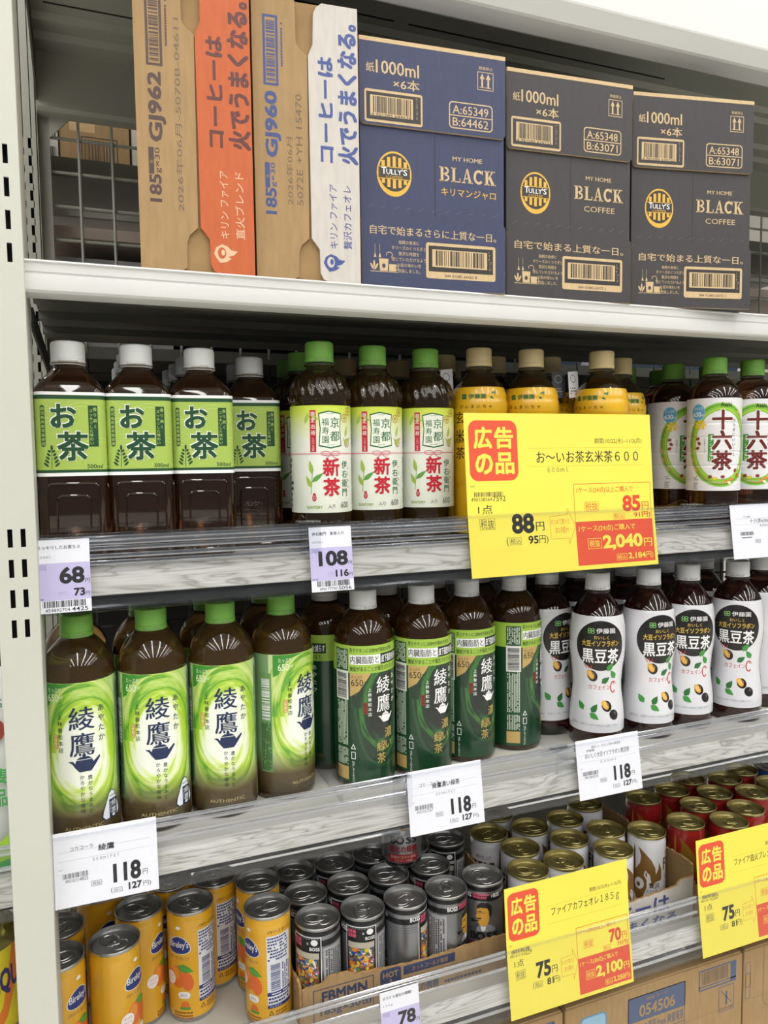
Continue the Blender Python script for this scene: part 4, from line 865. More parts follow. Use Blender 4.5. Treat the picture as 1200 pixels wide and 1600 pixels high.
def can(label, cat, group, H, body, art, lidm, R=26., mats=None, name='coffee_can', neck_=4.5):
    r = empty(name, W(0, 0, -5000)); tag(r, label, cat, group)
    P = [(R-5, 0), (R-3.4, .3), (R-1.2, 3), (R-.1, 5.5), (R, 7.5)] + [(R, 7.5+(H-19)*k/10) for k in range(1, 11)] + [(R-.4, H-9), (R-1.4, H-6), (R-1.6, H-3.4)]
    b = MB(); b.lathe(P[:5], STEEL, 48, True, False); b.lathe(P[4:], body, 48, False, False)
    c = Canvas(); art(c, H, R); c.put(b, wrap(P, R, .02), 3, 6, .07); b.build('can_body', r, ang=40)
    lid(r, H, R+.2, lidm); return r
def places(root, zs, spots, lid_turn=True):
    for i, (x, y, d, lab) in enumerate(spots):
        loc = W(x, y, zs+.25); rot = -math.atan2(x, y)+rad(d)
        if i == 0: root.location = loc; root.rotation_euler.z = rot; root['label'] = lab; k = root
        else: k = dup(root, loc, rot, lab)
        q = random.Random(i*7+int(x)).uniform(-2.8, 2.8)
        for ch in k.children:
            if ch.name.startswith('lid'): ch.rotation_euler.z = q
ZS4 = -633.5
# orange juice cans
OJ = mat('juice_yellow', '#e3ab25', .3, var=.02, vs=20, coat=.5); nb = ink('#28397a', .35); oj = ink('#e0742c', .3); lf = ink('#4f9a3a', .35)
def art_oj(c, H, R):
    for o in (0, -80):
        c.poly([(o+14*math.cos(t)*(1-.12*math.sin(t)), 92+10.5*math.sin(t)-(2.5*math.cos(t)**2)) for t in (2*PI*k/24 for k in range(24))], KW, 1).poly([(o+13.3*math.cos(t)*(1-.12*math.sin(t)), 92+9.8*math.sin(t)-(2.5*math.cos(t)**2)) for t in (2*PI*k/24 for k in range(24))], nb, 2)
        c.text("Bireley's", o-11.5, 87, o+11.5, 97, KW, 3, .012); c.text('バヤリース', o-13, 75.5, o-1, 79.5, nb, 2, .01); c.text('オレンジ', o+1, 75, o+12, 79, nb, 2, .01)
        c.ell(o-2, 55, 10, 13, oj, 1, 24).ell(o-5, 59, 5, 7, ink('#e8923a', .3), 2).ell(o+9, 50, 7, 11, ink('#dd6a34', .3), 2, 20, .2)
        leaf(c, o-2, 68, 20, 9, -.35, lf, 3); c.line([(o-2, 68), (o+16, 61.5)], .4, ink('#7fbf5a', .35), 4)
        c.ell(o-12, 52, 7, 7.5, KW, 3, 20).text('1日分の', o-16.5, 53, o-7.5, 56, oj, 4).text('ビタミンC', o-16.5, 48.5, o-7.5, 51.5, oj, 4); c.rrect(o-2, 30, o+12, 38, 4, KW, 3).text('みかん', o+1, 32, o+9, 36, nb, 4)
        c.ell(o+6, 22, 5, 5, oj, 2).rect(o, 17, o+12, 20, lf, 3); c.small(o-8, 8, o+16, 15, 2, ink('#8a5a1a', .35), 2, 6); c.text('果汁10%', o-6, 3.5+2, o+14, 8, ink('#c0522a', .35), 2, .008)
        c.ell(o, 112, 3, 2, KW, 1, 12)
    x0, x1 = 22, 52
    c.text('バヤリース オレンジ', x0+1, 109.5, x1, 114, K_, 2, .012); c.rect(x0, 24, x1, 107, ink('#dfe0e4', .35), 1); c.small(x0+1, 78, x1-1, 106, 8, nb, 2, 5); c.bars(x0+4, 44, x0+15, 75, nb, 2, 26, True).small(x0+17, 44, x1-1, 76, 4, nb, 2, 9, True)
    c.rect(x0, 38, x1, 42.5, nb, 2).small(x0+2, 39, x1-2, 41.5, 1, KW, 3, 2).small(x0+1, 29, x1-1, 37, 2, nb, 2, 4).rect(x0, 24, x1, 28, nb, 2).text('アレルゲン', x0+2, 24.8, x0+16, 27.2, KW, 3)
    c.poly([(x0+1, 16), (x0+7, 16), (x0+4, 21.5)], K_, 1).poly([(x0+2.2, 16.7), (x0+5.8, 16.7), (x0+4, 20)], OJ, 2); c.small(x0+9, 14, x0+26, 21, 2, ink('#8a5a1a', .35), 1, 6)
oj_can = can('x', 'can', 'orange juice cans', 129, OJ, art_oj, LIDS, name='juice_can')
places(oj_can, ZS4, [(12, 822, 50, 'front yellow orange-juice can with two logos showing, second from the post'), (95, 862, -32, 'front yellow orange-juice can showing logo and white panel, third from the post'), (175, 820, -52, 'front yellow orange-juice can with its white panel, next to the kraft tray'),
    (40, 873, 55, 'yellow orange-juice can with leaf print, behind the can with two logos'), (176, 875, -65, 'yellow orange-juice can behind the one next to the kraft tray'), (129, 905, -45, 'yellow orange-juice can set back, its white panel facing right'),
    (-43, 815, 45, 'yellow orange-juice can half hidden by the post, front'), (-43, 870, 10, 'yellow orange-juice can half hidden by the post, second in line'), (78, 918, 0, 'yellow orange-juice can third in line under the price rail'), (0, 926, 20, 'yellow orange-juice can deep in the shade behind the leaf-print can')])
# black and silver coffee cans
BS = mat('silver_print', '#9a9c9f', .28, metal=.75, var=.18, vs=22, scl=(1, 1, .5)); pk = ink('#c9526c', .35); bb = ink('#17181b', .3)
def art_bs(c, H, R):
    L = PI*R
    c.rect(-L, 84, L, 100.6, bb, 1).rect(-L, 6, L, 9, bb, 1)
    for o in (-24, 56): c.text('BOSS', o-5, 87, o+8, 92.5, KW, 2, .02)
    c.small(-14, 87, 8, 94, 2, pk, 2, 4, fill=.8); c.text('×', 9, 88.5, 11, 91.5, KW, 2); c.text('BOSS', 12, 88, 21, 93, KW, 2, .02)
    sk, hr = ink('#d9a23a', .35), ink('#211f20', .35)                                   # emblem: man with a pipe
    c.poly([(-8, 58), (-9, 63), (-10.4, 65), (-8.6, 67), (-8.8, 74), (-6, 79), (3, 80), (7, 76), (7.4, 66), (6, 58), (3, 52), (-4, 52)][::-1], sk, 2)
    c.poly([(-9, 74), (-8, 79), (-3, 82.5), (5, 82), (10, 77), (9.6, 67), (8, 62), (6.6, 66), (6.4, 71), (4, 75.5), (-4, 76)][::-1], hr, 3)
    c.rect(-7.4, 70.3, -2.6, 71.4, hr, 3).rect(-8.5, 61.2, -3.4, 62.8, hr, 3).line([(-6, 59.6), (-13, 57.4)], 1.2, hr, 3).poly([(-16, 56), (-12, 56), (-11.6, 60.5), (-16.4, 60.5)], hr, 3).line([(-7, 69), (2, 69.5)], .5, hr, 3)
    c.poly([(-6, 53), (5, 55), (14, 50), (15, 45), (-10, 45), (-9, 50)][::-1], ink('#8e9094', .35), 1).poly([(-4, 53), (3, 53), (1, 46), (-3, 46)][::-1], KW, 2)
    for q, x in (('B', -17), ('S', 3), ('S', 11.5)): c.text(q, x, 34.5, x+7.5, 44, hr, 3, .03)
    c.ring(-4.4, 39.2, 5.6, 5.4, 2.6, hr, 3)
    c.text('進化の微糖', -19, 23, 19, 32, ink('#8e2430', .35), 3, .03); c.rect(-20, 10, 20, 20.5, ink('#a52a2c', .35), 2).text('至極のコクと香味', -17, 15, 17, 19, ink('#e8c8b0', .35), 3).text('エクストラ微糖', -12, 11, 12, 13.8, ink('#e8c8b0', .35), 3)
    x0 = 62; c.rect(x0, 26, x0+37, 95, bb, 2).frame(x0, 26, x0+37, 95, .8, KW, 3); c.small(x0+3, 82, x0+18, 92, 2, pk, 4, 3, fill=.85); c.text('×', x0+20, 86, x0+22.5, 89, KW, 4); c.ell(x0+29, 89, 4, 3.6, KW, 4, 14).text('BOSS', x0+23.5, 79.5, x0+35, 83.5, KW, 4, .02)
    q = random.Random(11); c.rect(x0+3, 30, x0+34, 77, ink('#6a5a3a', .35), 4); pal = ['#3f8fc0', '#c8452f', '#e3c23a', '#4f9a52', '#e9e4da', '#2d4f94', '#b06a9a', '#3a2a2a', '#d98a3a']
    for k in range(190): c.ell(q.uniform(x0+5, x0+32), q.uniform(33, 74), q.uniform(.8, 3.4), q.uniform(.8, 2.6), ink(pal[k % 9], .35), 5+k % 3, 9, q.uniform(0, 3))
    c.rect(x0+3, 70, x0+34, 77, ink('#bdb7a4', .35), 8)
    c.rect(-62, 14, -30, 82, ink('#a9aaac', .3), 1).small(-60, 16, -32, 80, 9, ink('#4b4d52', .35), 2, 8, True, .6).ring(-36, 24, 3, 3, .6, ink('#4b4d52'), 2)
    for z in (80, 77, 74): c.rect(-L, z, -64, z+.5, ink('#6a6c70'), 1); c.rect(24, z, 60, z+.5, ink('#6a6c70'), 1)
bs = can('x', 'can', 'silver and black coffee cans', 104.5, BS, art_bs, LIDS)
B1 = [(232, 813, 150, 'front silver coffee can at the torn left corner of the kraft tray'), (286.3, 811, 178, 'front silver coffee can with a colourful picture panel, second in the tray'), (341, 811, -100, 'front silver coffee can covered in small grey print, third in the tray'), (395.3, 811, 68, 'front silver coffee can turned right, fourth in the tray'), (449.6, 817, 4, 'front silver coffee can with the pipe-smoking man emblem')]
for k, (xs_, y) in enumerate((((233, 287.3, 341.6, 399.5), 866), ((233, 286.5, 340, 394, 448.5), 920))):
    for i, x in enumerate(xs_): B1.append((x, y, (20, 170, 80, 175, 172)[i], 'silver coffee can in the %s row of the tray, %s from the left' % (('second', 'third')[k], ORD[i])))
places(bs, ZS4+1.2, B1)
k = dup(bs, W(369.5, 888, ZS4+1.2+104.9), rad(-18), 'silver coffee can stacked on top of the others, red band showing')
# white-gold and red-gold coffee cans
FW = mat('white_can', '#dcdce0', .26, var=.03, vs=30, coat=.5, bump=.3); FR = mat('red_can', '#9c1f1c', .3, var=.05, vs=14, coat=.4, bump=.15)
FL = [(-4, 11), (-12, 15), (-19, 27), (-21.5, 40), (-19, 51), (-13, 59), (-8, 67), (-6.5, 77), (-10, 90), (-1, 82), (7, 73), (12.5, 62), (13.5, 52), (17.5, 60), (18.5, 70), (22.5, 58), (22.5, 44), (18, 31), (11, 20), (4, 13)]
def art_fire(c, H, R, m1, body, txt, sub):
    g = ink(m1, .3)
    for o in (0, 82):
        c.poly([(o+x, y) for x, y in FL][::-1], g, 1)
        c.poly([(o+x, y) for x, y in ((-1, 58), (5, 52), (7, 42), (4, 30), (-3, 23), (1, 33), (1, 44), (-3, 51))][::-1], body, 2); c.ell(o-9, 38, 6.4, 8.2, body, 2, 26).ell(o-10, 36.6, 2.6, 3.4, g, 3, 20)
        c.poly([(o-2, 12), (o+24, 12), (o+26, 44), (o+14, 42), (o+2, 33), (o-3, 23)], body, 3)
        c.text(sub[0], o+4, 33, o+19, 40.5, txt, 5, .016); c.text(sub[1], o+1, 26, o+19, 31, txt, 5, .008)
        q = o-40; c.text('直火仕上げ', q-11, 77, q+11, 83, txt, 2, .008)
        for z, s in zip((62, 48, 34, 20), 'FIRE'): pass
        for i, s in enumerate('FIRE'): c.text(s, q-16+i*8.4, 56, q-9.4+i*8.4, 73.5, txt, 2, .03)
        c.text('挽きたて工場直送', q-12, 44, q+12, 47.5, txt, 2); c.ell(q+24, 60, 1.5, 34, txt, 1, 8)
fw = can('x', 'can', 'white and gold coffee cans', 104.5, FW, lambda c, H, R: art_fire(c, H, R, '#7d5a2a', FW, ink('#5a3c20', .35), ('贅沢', 'カフェオレ')), LIDG)
places(fw, ZS4+1.2, [(510, 806, 30, 'front white coffee can with gold lid, left end above the yellow 75 yen tag'), (565, 808, 88, 'front white coffee can with gold lid, second from the left'), (643, 806, 62, 'front white coffee can with gold lid, its letters above the tag corner'), (718, 829, 0, 'front white coffee can with the full brown flame, beside the red cans'),
    (530, 857, 60, 'white coffee can with gold lid, second row, left'), (605, 852, 40, 'white coffee can with gold lid, second row, middle'), (668, 854, 60, 'white coffee can with gold lid, second row, right'),
    (511, 909, 70, 'white coffee can with gold lid, third row beside the silver cans'), (573, 901, 60, 'white coffee can with gold lid, third row, middle'), (634, 903, 60, 'white coffee can with gold lid, third row, right'),
    (548, 955, 60, 'white coffee can with gold lid, last row, under the white 118 yen tag'), (688, 930, 60, 'white coffee can with gold lid, last row, alone at the right')])
fr = can('x', 'can', 'red and gold coffee cans', 104.5, FR, lambda c, H, R: art_fire(c, H, R, '#8a641e', FR, ink('#a98430', .35), ('直火', 'ブレンド')), LIDG)
places(fr, ZS4+1.2, [(787, 828, 5, 'front red coffee can with gold lid, beside the white flame can'), (846, 806, 8, 'front red coffee can with gold lid, at the corner of the right yellow tag'), (842, 861, 20, 'red coffee can with gold lid, between and behind the two front ones'), (899, 826, -40, 'red coffee can with gold lid, right end of the front row'),
    (784, 913, 0, 'red coffee can with gold lid, set back at the left beside a dark gap'), (843, 917, 0, 'red coffee can with gold lid, third row, second from the left'), (897, 884, 0, 'red coffee can with gold lid, third row, third from the left'), (953, 862, 10, 'red coffee can with gold lid, third row, right end'),
    (897, 940, 0, 'red coffee can with gold lid, last row, left, below the shelf edge'), (951, 917, 0, 'red coffee can with gold lid, last row, second from the left'), (1002, 932, 0, 'red coffee can with gold lid, last row, rightmost before the blue can'), (1010, 874, 0, 'red coffee can with gold lid at the far right edge')])
BLC = mat('blue_can', '#1f4f9c', .3, var=.04, coat=.4)
bl = can('blue drink can far right behind the red coffee cans', 'can', None, 104.5, BLC, lambda c, H, R: c.rect(-40, 60, 40, 72, ink('#cbb98a', .35), 1).text('BLUE MOUNTAIN' if False else 'COFFEE', -20, 78, 20, 88, KW, 1, .02), LIDS)
bl.location = W(1062, 928, ZS4+.25)
# ------------------------------------------------------------ kraft trays round the cans
def tray(x0, x1, y0, y1, hf, hs, label, art, m=KRAFT, torn=True, fx=None):
    r = empty('can_tray', W(x0, y0, ZS4+.2)); tag(r, label, 'tray', 'kraft can trays'); wd = x1-x0; dp = y1-y0
    b = MB(); b.box(0, wd, 0, dp, 0, .9, KRAFTIN); b.build('tray_floor', r)
    q = random.Random(int(x0)); edge = []; X = wd
    top = [(wd, hf(1)), ]
    n = 46
    pts = [(wd*k/n, hf(k/n)+(q.uniform(-.9, .9) if torn else 0)) for k in range(n+1)]
    b = MB(); b.plate([(0, 0), (wd, 0)]+pts[::-1], m, lambda u, v, d: (u, -d, v), 3, TORN)
    c = Canvas(); art(c); c.put(b, lambda u, v, d: (u, -3-d, v)); b.build('front_wall', r)
    for x, nm in ((-3, 'side_wall'), (wd, 'side_wall')):
        pts = [(dp*k/n, hs(k/n)+(q.uniform(-1.2, 1.2) if torn else 0)) for k in range(n+1)]
        b = MB(); b.plate([(-3, 0), (dp, 0)]+pts[::-1], KRAFTIN, lambda u, v, d: (x+d, u, v), 3, TORN); b.build(nm, r)
    return r
def art_tray1(c):
    bl_ = ink('#39415f'); 
    c.frame(12, 4, 84, 42, 1, bl_).text('FBMMN', 22, 25, 76, 38, bl_, 1, .03).text('185g×30缶', 20, 8, 82, 20, bl_, 1, .02)
    c.rrect(92, 10, 118, 44, 4, bl_).text('HOT', 95.5, 33, 114.5, 40, KRAFT, 2, .02).text('&', 103, 26, 107, 31, KRAFT, 2, .02).rect(93.5, 11.5, 116.5, 24, KRAFT, 2).text('COLD', 95, 14, 115, 22, bl_, 3, .02)
    c.rect(121, 31, 188, 42, bl_).text('ホットコールド兼用', 132, 33, 178, 39.5, KRAFT, 2, .012); c.text('サントリーコーヒー ボス', 124, 19.5, 190, 28, bl_, 1, .012); c.text('進化の微糖', 126, 6, 166, 16, bl_, 1, .02); c.small(174, 6, 226, 12, 1, bl_, 1, 3)
hf1 = lambda t: 47+2*math.sin(t*9)-3*t + (5*min(1, max(0, (.24-t)/.05)) if t > .1 else -1)
tray(203.5, 476.2, 782, 952, hf1, lambda t: 48+3*math.sin(t*20), 'torn kraft tray with blue print holding the silver coffee cans', art_tray1)
def art_tray2(c):
    tb = ink('#47538c'); c.text('コーヒーは', 84, 22, 226, 44, tb, 1, .03); c.text('火でうまくなる。', 88, 4, 250, 19, tb, 1, .03)
tray(483, 750, 776, 984, lambda t: 45+9*max(0, (t-.5))*2 + (6 if t > .9 else 0), lambda t: 74+2*math.sin(t*11), 'pale cardboard tray with blue lettering holding the white coffee cans', art_tray2, WBOARD)
tray(756.5, 1038, 776, 984, lambda t: 44+2*math.sin(t*8), lambda t: 48+2*math.sin(t*12), 'kraft tray holding the red coffee cans, behind the right yellow tag', lambda c: None)

# ------------------------------------------------------------ price tags
def price_tag(name, label, cat, group, x0, w_, h_, rail, m, art, slip=0., sk=0.):
    """a paper slipped into the sloping rail; rail = (top z, bottom z), slip = how far its foot sits above the rail's foot"""
    rt, rb = rail; a = math.atan2(10., rt-rb); zb = rb+2+slip; yb = 721.2+(zb-rb)*math.tan(a)
    vr = rt-zb; ta = math.tan(a); b = MB(); pts = [0, vr, h_] if h_ > vr+1 else [0, h_]
    fn = lambda u, v, d: (u+sk*v, (v*ta if v <= vr else vr*ta+(v-vr)*.085)-d, v)
    for z0, z1 in zip(pts, pts[1:]): b.plate([(0, z0), (w_, z0), (w_, z1), (0, z1)], m, lambda u, v, d: fn(u, v, d-.25), .25)
    c = Canvas(); art(c, w_, h_); c.put(b, fn, 0, vr, .06)
    return tag(b.build(name, loc=W(x0, yb, zb)), label, cat, group)
R2, R3, R4 = (-65, -136), (-340, -406), (-571, -648)
gk = ink('#3a3a3e'); lg = ink('#b9b9c0')
def boxed(c, t, x0, y0, x1, y1, m): c.frame(x0, y0, x1, y1, .35, m, 1).text(t, x0+1, y0+.9, x1-1, y1-.9, m, 1)
def small_tag(lines, ml, price, tax, jan):
    def art(c, w_, h_):
        c.rect(0, 11, w_, h_-20.5, LILAC, 1); c.text(lines, 3, h_-8.5, w_-8, h_-5, K_, 2, .012); c.text(ml, 3, h_-16, 14, h_-13.6, gk, 2); boxed(c, '税抜', 3, h_-26, 10, h_-22.3, gk)
        c.text(price, w_-5-len(price)*10.3, 25, w_-5, 40, K_, 2, .055); c.text('円', w_-4.6, 25, w_-.8, 29, K_, 2); boxed(c, '税込', w_-27, 14.5, w_-19.5, 18, gk); c.text(tax, w_-5-len(tax)*4.6, 13.8, w_-5, 21, K_, 2, .045); c.text('円', w_-4.6, 14, w_-1, 17.5, K_, 2)
        c.text('20-30' if False else '30-30', 1, 11.6, 7, 13.3, gk, 2); c.bars(6, 5, w_-4, 10.6, K_, 2, 34, seed=len(lines)); c.text(jan[0], 8, 1.2, w_-18, 4, K_, 2); c.text(jan[1], w_-16.5, .9, w_-3, 4.4, K_, 2, .008)
    return art
def wide_tag(maker, title, ml, jan, price='118', tax='127', over=None):
    def art(c, w_, h_):
        for y in (h_-18, h_-25.5): c.rect(4, y, w_-6, y+.25, lg, 1)
        c.text(maker, 14, h_-14.5 if over else h_-17.5, 14+3.9*len(maker), h_-11.7 if over else h_-14, K_, 1)
        if over: c.text(over, 22, h_-11, 64, h_-8, K_, 1); c.text(title, 12, h_-22, 76, h_-16, K_, 1, .008)
        else: c.text(title, 38-2.2*max(0, len(title)-2)*1.0, h_-21.5, 38+7*min(len(title), 2)+2.6*max(0, len(title)-2), h_-15.5, K_, 1, .014)
        c.text(ml, 33, h_-29.3, 56, h_-26.4, gk, 1); c.text('#25', 4, h_-33, 7, h_-32, gk, 1)
        c.bars(7, h_-41, 29, h_-36.5, gk, 1, 30, seed=len(title)); c.text(jan[0], 9, h_-44.6, 20.5, h_-41.8, gk, 1).text(jan[1], 21, h_-44.6, 28.5, h_-41.4, gk, 1)
        boxed(c, '税抜', 31, h_-51.5, 40, h_-47, gk)
        c.text(price, w_-40, h_-52.5, w_-15.5, h_-35.5, K_, 1, .06); c.text('円', w_-14, h_-50, w_-9.5, h_-45, K_, 1); c.text('(', w_-42.5, h_-61.5, w_-41, h_-56, K_, 1); boxed(c, '税込', w_-40, h_-61, w_-32.5, h_-57, gk); c.text(tax, w_-27, h_-61, w_-15, h_-54.5, K_, 1, .045); c.text('円)', w_-14, h_-61, w_-7, h_-56, K_, 1)
    return art
def sale_tag(title, ml, jan, n, p, t, cp, ct, box, bt):
    def art(c, w_, h_):
        k, q = w_/252., h_/178.; f = min(k, q)*1.12 if k < .9 else 1.; rd = RED; yw = YELLOW; r2 = ink('#d8452a')
        X = lambda x: x*k; Y = lambda y: y*q
        c.rrect(X(5), Y(104), X(66), Y(170), 10*f, rd, 1, )
        for s, x0, y0, x1, y1 in (('広', 11, 139, 34, 163), ('告', 37, 139, 61, 163), ('の', 12, 111, 34, 134), ('品', 37, 111, 61, 135)): c.text(s, X(x0), Y(y0), X(x1), Y(y1), yw, 2, .03)
        c.text('期間:10/22(水)~11/3(月)', X(170), Y(143), X(238), Y(150), K_, 1); c.text(title, X(90), Y(122), X(232), Y(136), K_, 1, .01)
        if ml: c.text(ml, X(104), Y(112), X(132), Y(117.5), gk, 1)
        for y in (118.5 if ml else 114, 139): c.rect(X(80), Y(y), X(240), Y(y)+.25, ink('#b9a93a'), 1)
        c.text('#25', X(5), Y(97.5), X(10), Y(99.5), gk, 1); c.bars(X(9), Y(87), X(45), Y(92), gk, 1, 34, seed=len(title)); c.text(jan[0], X(5), Y(82), X(31), Y(86), gk, 1); c.text(jan[1], X(32), Y(81.5), X(48), Y(87.5), K_, 1)
        c.text('1点', X(13), Y(68), X(31), Y(78), K_, 1); boxed(c, '税抜', X(14), Y(51), X(33), Y(63), gk); c.text(p, X(54), Y(45), X(83), Y(67), K_, 1, .045); c.text('円', X(85), Y(47), X(96), Y(57), K_, 1, .008)
        c.text('(', X(46), Y(32), X(48.5), Y(42), K_, 1); boxed(c, '税込', X(50), Y(33), X(65), Y(41), gk); c.text(t, X(74), Y(33), X(87), Y(42), K_, 1, .025); c.text('円)', X(88), Y(32), X(100), Y(42), K_, 1)
        o_ = ink('#dd8a3a'); c.line([(X(a), Y(b_)) for a, b_ in ((104, 62), (128, 64), (128, 71), (138, 50), (128, 30), (128, 37), (104, 37), (104, 62))], .5, o_, 1); c.text('まとめて買うと', X(105), Y(53), X(130), Y(59), o_, 1, .006); c.text('お得!!', X(110), Y(43), X(128), Y(50), o_, 1, .006)
        c.frame(X(138), Y(54), X(248), Y(98), .6, r2, 1); c.text('1ケース(%s点)以上ご購入で' % n, X(142), Y(86), X(222), Y(94), r2, 1, .006); boxed(c, '税抜', X(152), Y(66), X(172), Y(77), r2); c.text(cp, X(206), Y(64), X(232), Y(83), r2, 2, .04); c.text('円', X(234), Y(65), X(244), Y(75), r2, 1, .01); boxed(c, '税込', X(192), Y(55.5), X(208), Y(62.5), r2); c.text(ct+'円)', X(222), Y(55.5), X(246), Y(63), r2, 1, .02)
        c.rect(X(138), Y(5), X(248), Y(54), rd, 1); c.text('1ケース(%s点)ご購入で' % n, X(142), Y(42), X(222), Y(50), yw, 2, .008); c.frame(X(153), Y(23), X(172), Y(35), .5, yw, 2); c.text('税抜', X(155), Y(25), X(170), Y(33), yw, 2); c.text(box, X(174), Y(20), X(231), Y(38), yw, 2, .04); c.text('円', X(233), Y(22), X(245), Y(32), yw, 2, .01)
        c.frame(X(192), Y(8), X(207), Y(15.5), .4, yw, 2); c.text('税込', X(193.5), Y(9.3), X(205.5), Y(14.2), yw, 2); c.text(bt, X(209), Y(8), X(234), Y(16), yw, 2, .02); c.text('円)', X(235), Y(7.5), X(245), Y(16), yw, 2)
    return art
price_tag('price_tag', 'small lilac price tag 68 yen beside the post', 'price tag', 'lilac price tags', -43, 46, 64, R2, PAPER, small_tag('スッキリしたお茶５０', '５００ｍｌ', '68', '73', ('454892704', '4425')))
price_tag('price_tag', 'small lilac price tag 108 yen under the new-leaf tea', 'price tag', 'lilac price tags', 207, 44.5, 64, R2, PAPER, small_tag('伊右衛門　新茶入り', '６００ｍｌ', '108', '116', ('490177743', '5056')))
price_tag('price_tag', 'small lilac price tag 78 yen at the bottom of the picture', 'price tag', 'lilac price tags', 276, 45.5, 64, R4, PAPER, small_tag('ボスＥＸ進化の微糖！', '１８５ｇ', '78', '', ('', '')), 4)
price_tag('price_tag', 'white 118 yen price tag at the left below the pale green tea', 'price tag', 'white price tags', -38, 90, 66, R3, PAPER, wide_tag('コカコーラ', '綾鷹', '６５０ｍｌＰＥＴ', ('490210215', '4825')))
price_tag('price_tag', 'white 118 yen price tag below the dark green tea', 'price tag', 'white price tags', 310.5, 90, 67, R3, PAPER, wide_tag('コカ・コーラ', '綾鷹濃い緑茶', '６５０ｍｌＰＥＴ', ('4902102', '7267')), -2)
price_tag('price_tag', 'white 118 yen price tag below the white bean tea', 'price tag', 'white price tags', 527, 91, 68, R3, PAPER, wide_tag('伊藤園', 'おいしく大豆イソフラボン黒豆茶', '５００ｍｌ', ('4901085', '0310'), over='香ばしく、やさしい甘みの黒豆茶'), -2)
def right_art(c, w_, h_):
    for y in (h_-18, h_-25.5): c.rect(4, y, w_-6, y+.25, lg, 1)
    c.text('アサヒ飲料', 20, h_-17, 33, h_-14.5, K_, 1); c.text('十六茶630ml', 31, h_-24, 68, h_-18.5, K_, 1, .008); c.text('630ml', 48, h_-28.5, 66, h_-26, gk, 1); c.bars(14, h_-39, 36, h_-34.5, gk, 1, 30); c.small(16, h_-43, 34, h_-40.5, 1, gk, 1, 3); boxed(c, '税抜', 38, h_-49, 47, h_-44.5, gk)
price_tag('price_tag', 'white price tag at the right edge below the sixteen-grain tea', 'price tag', 'white price tags', 757, 92, 68, R2, PAPER, right_art, -1)
price_tag('sale_tag', 'large yellow sale tag 88 yen in front of the yellow tea bottles', 'price tag', 'yellow sale tags', 386, 252, 179, R2, YELLOW, sale_tag('お～いお茶玄米茶６００', '６００ｍｌ', ('490108564', '7592'), '24', '88', '95', '85', '91', '2,040', '2,184'), 1)
price_tag('sale_tag', 'yellow sale tag 75 yen in front of the white coffee cans', 'price tag', 'yellow sale tags', 434, 174, 149, R4, YELLOW, sale_tag('ファイアカフェオレ１８５ｇ', '', ('490141110', '3229'), '30', '75', '81', '70', '75', '2,100', '2,250'), -4)
price_tag('sale_tag', 'yellow sale tag 75 yen at the right edge before the red cans', 'price tag', 'yellow sale tags', 718, 176, 149, R4, YELLOW, sale_tag('ファイア直火ブレンド１８５ｇ', '', ('490141110', '3267'), '30', '75', '81', '70', '75', '2,100', '2,250'), -4)

# ------------------------------------------------------------ cartons on the base deck
def deck_carton(x0, x1, label, art):
    r = empty('carton', W(x0, 745, -919.8)); tag(r, label, 'box', 'kraft cartons under the lowest shelf'); wd = x1-x0
    b = MB(); b.box(0, wd, 0, 390, 0, 238, KRAFT, 1.5); c = Canvas(); c.line([(0, 168), (wd, 168)], .6, ink('#8a6c48'), 1); art(c, wd); c.put(b, lambda u, v, d: (u, -d, v)); b.build('carton_body', r)
    b = MB(); b.box(2, wd-2, 1.5, 388, 238, 240.5, KRAFT, .8); b.build('lid_flap', r); return r
sb = ink('#4e5a78')
def art_c(c, wd):
    c.frame(95, 96, 188, 226, 1, sb).rect(95, 192, 188, 226, sb); c.text('旧商品コード' if False else '商品コード', 124, 217, 158, 222, KRAFT, 2).text('054506', 113, 197, 171, 213, KRAFT, 2, .02)
    c.text('やかんの麦茶 from 爽健美茶', 99, 175, 186, 189, sb, 1, .012).rect(95, 171, 188, 172, sb).text('650ml×24', 106, 152, 170, 167, sb, 1, .02).rect(95, 148, 188, 149, sb).text('ペットボトル', 108, 128, 172, 144, sb, 1, .02)
    c.frame(211, 203, 276, 232, 2, sb).bars(216, 211, 262, 229, ink('#6a5c4c'), 1, 30).rect(211, 207.5, 276, 209, sb).rect(266, 205, 274, 230, sb); c.frame(246, 164, 273, 200, 1, sb).line([(250, 194), (268, 174)], 1, sb).rect(258, 172, 261, 192, sb).text('カッター注意', 248, 166, 271, 170, sb)
    bt = ink('#8fb4cc'); c.rrect(22, 176, 62, 222, 7, ink('#5a8cae'), 1).rrect(24, 178, 60, 220, 6, bt, 2).rect(30, 160, 56, 178, bt, 1).poly([(30, 160), (56, 160), (66, 140), (66, 100), (20, 100), (20, 140)][::-1], bt, 1)
deck_carton(-35, 229, 'kraft carton below the orange juice cans, mostly under the edge', lambda c, w: None)
deck_carton(232, 521.5, 'kraft carton with a blue barcode corner below the silver cans', lambda c, w: c.frame(212, 200, 277, 231, 2, sb).bars(217, 206, 262, 228, ink('#6a5c4c'), 1, 30).rect(266, 202, 276, 229, sb))
deck_carton(524.5, 812, 'kraft carton printed 054506 below the yellow 75 yen tag', art_c)
deck_carton(815, 1103, 'kraft carton at the bottom right corner', lambda c, w: c.frame(3, 170, 12, 222, .8, sb).frame(3, 186, 12, 206, .8, sb).line([(36, 238), (36, 160), (40, 152), (48, 148), (288, 148)], .8, ink('#7a5c3a'), 1).ell(76, 190, 10, 16, ink('#b04a3a'), 1))

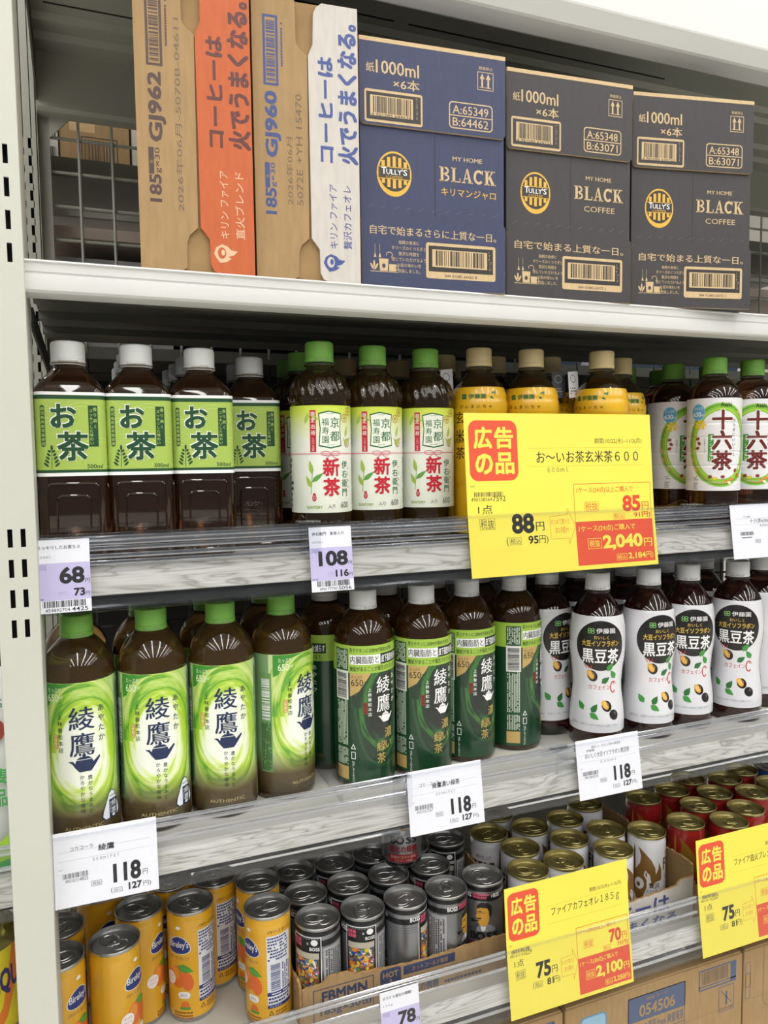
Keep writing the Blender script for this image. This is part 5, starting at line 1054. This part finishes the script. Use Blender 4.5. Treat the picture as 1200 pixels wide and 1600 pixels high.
# ------------------------------------------------------------ the bay left of the post
PM = mat('pouch_white', '#dfe2df', .3, var=.03, coat=.4)
r = empty('tea_pouch', W(-139, 776, -374.7)); tag(r, 'white and green tea pouch left of the post, mostly cut off', 'pouch')
b = MB(); rings = []
for z, hy, hx in ((0, 24, 66), (4, 27, 70), (60, 24, 70), (120, 17, 70), (165, 8, 70), (185, 2, 70)): rings.append([(hx*math.cos(t)*(abs(math.cos(t))**-.5 if abs(math.cos(t)) > .05 else 1), hy*math.sin(t), z) for t in (2*PI*(i+.5)/24 for i in range(24))])
b.loft(rings, PM); c = Canvas(); g = ink('#3f9a4a', .35)
c.poly([(20, 4), (64, 4), (64, 36), (44, 20)], ink('#9ac63a', .35), 1).poly([(30, 4), (64, 4), (64, 14)], g, 2).text('ハ麦', 40, 82, 66, 96, g, 2, .02).text('単品', 42, 62, 64, 78, g, 2, .02).ell(56, 130, 8, 10, ink('#8a3a2a', .35), 1).text('G', 56, 150, 62, 158, ink('#2f6a5a'), 2)
c.put(b, lambda u, v, d: (u, -27+3*(v/60 if v < 60 else 1)+max(0, v-60)*.13-.6-d, v), 0, 0); b.build('pouch_body', r, ang=60)
PB = [(33, 0), (39, 3), (40, 8)] + [(40 if k % 2 else 39.3, 12+k*7) for k in range(11)] + [(40, 92), (40, 174)] + smooth_prof([(40, 174), (37, 181), (29, 188), (18, 194), (12.6, 197)], 4)[1:] + neck(222)[1:]
r = bottle('drink_bottle', 'yellow sports drink bottle left of the post', 'bottle', None, PB, TEA_YEL, CAPW, 222, '')
b = MB(); film(b, PB, 95, 174, mat('yellow_lime_label', '#d9c92a', .35, var=.1, vs=30), .35, 64, 4); c = Canvas(); c.text('AQUARIUS', 10, 130, 78, 156, ink('#2a2a66', .35), 3, .03); c.poly([(34, 174), (46, 174), (38, 140), (26, 108), (14, 95), (4, 95), (22, 120)][::-1], ink('#dd7a2c', .35), 1).poly([(52, 174), (62, 174), (70, 130), (60, 95), (48, 95)][::-1], ink('#e09a3a', .35), 1); c.put(b, wrap(PB, 40), 3, 5); b.build('label', r)
r.location = W(-112, 786, -623.7); r.rotation_euler.z = rad(6)
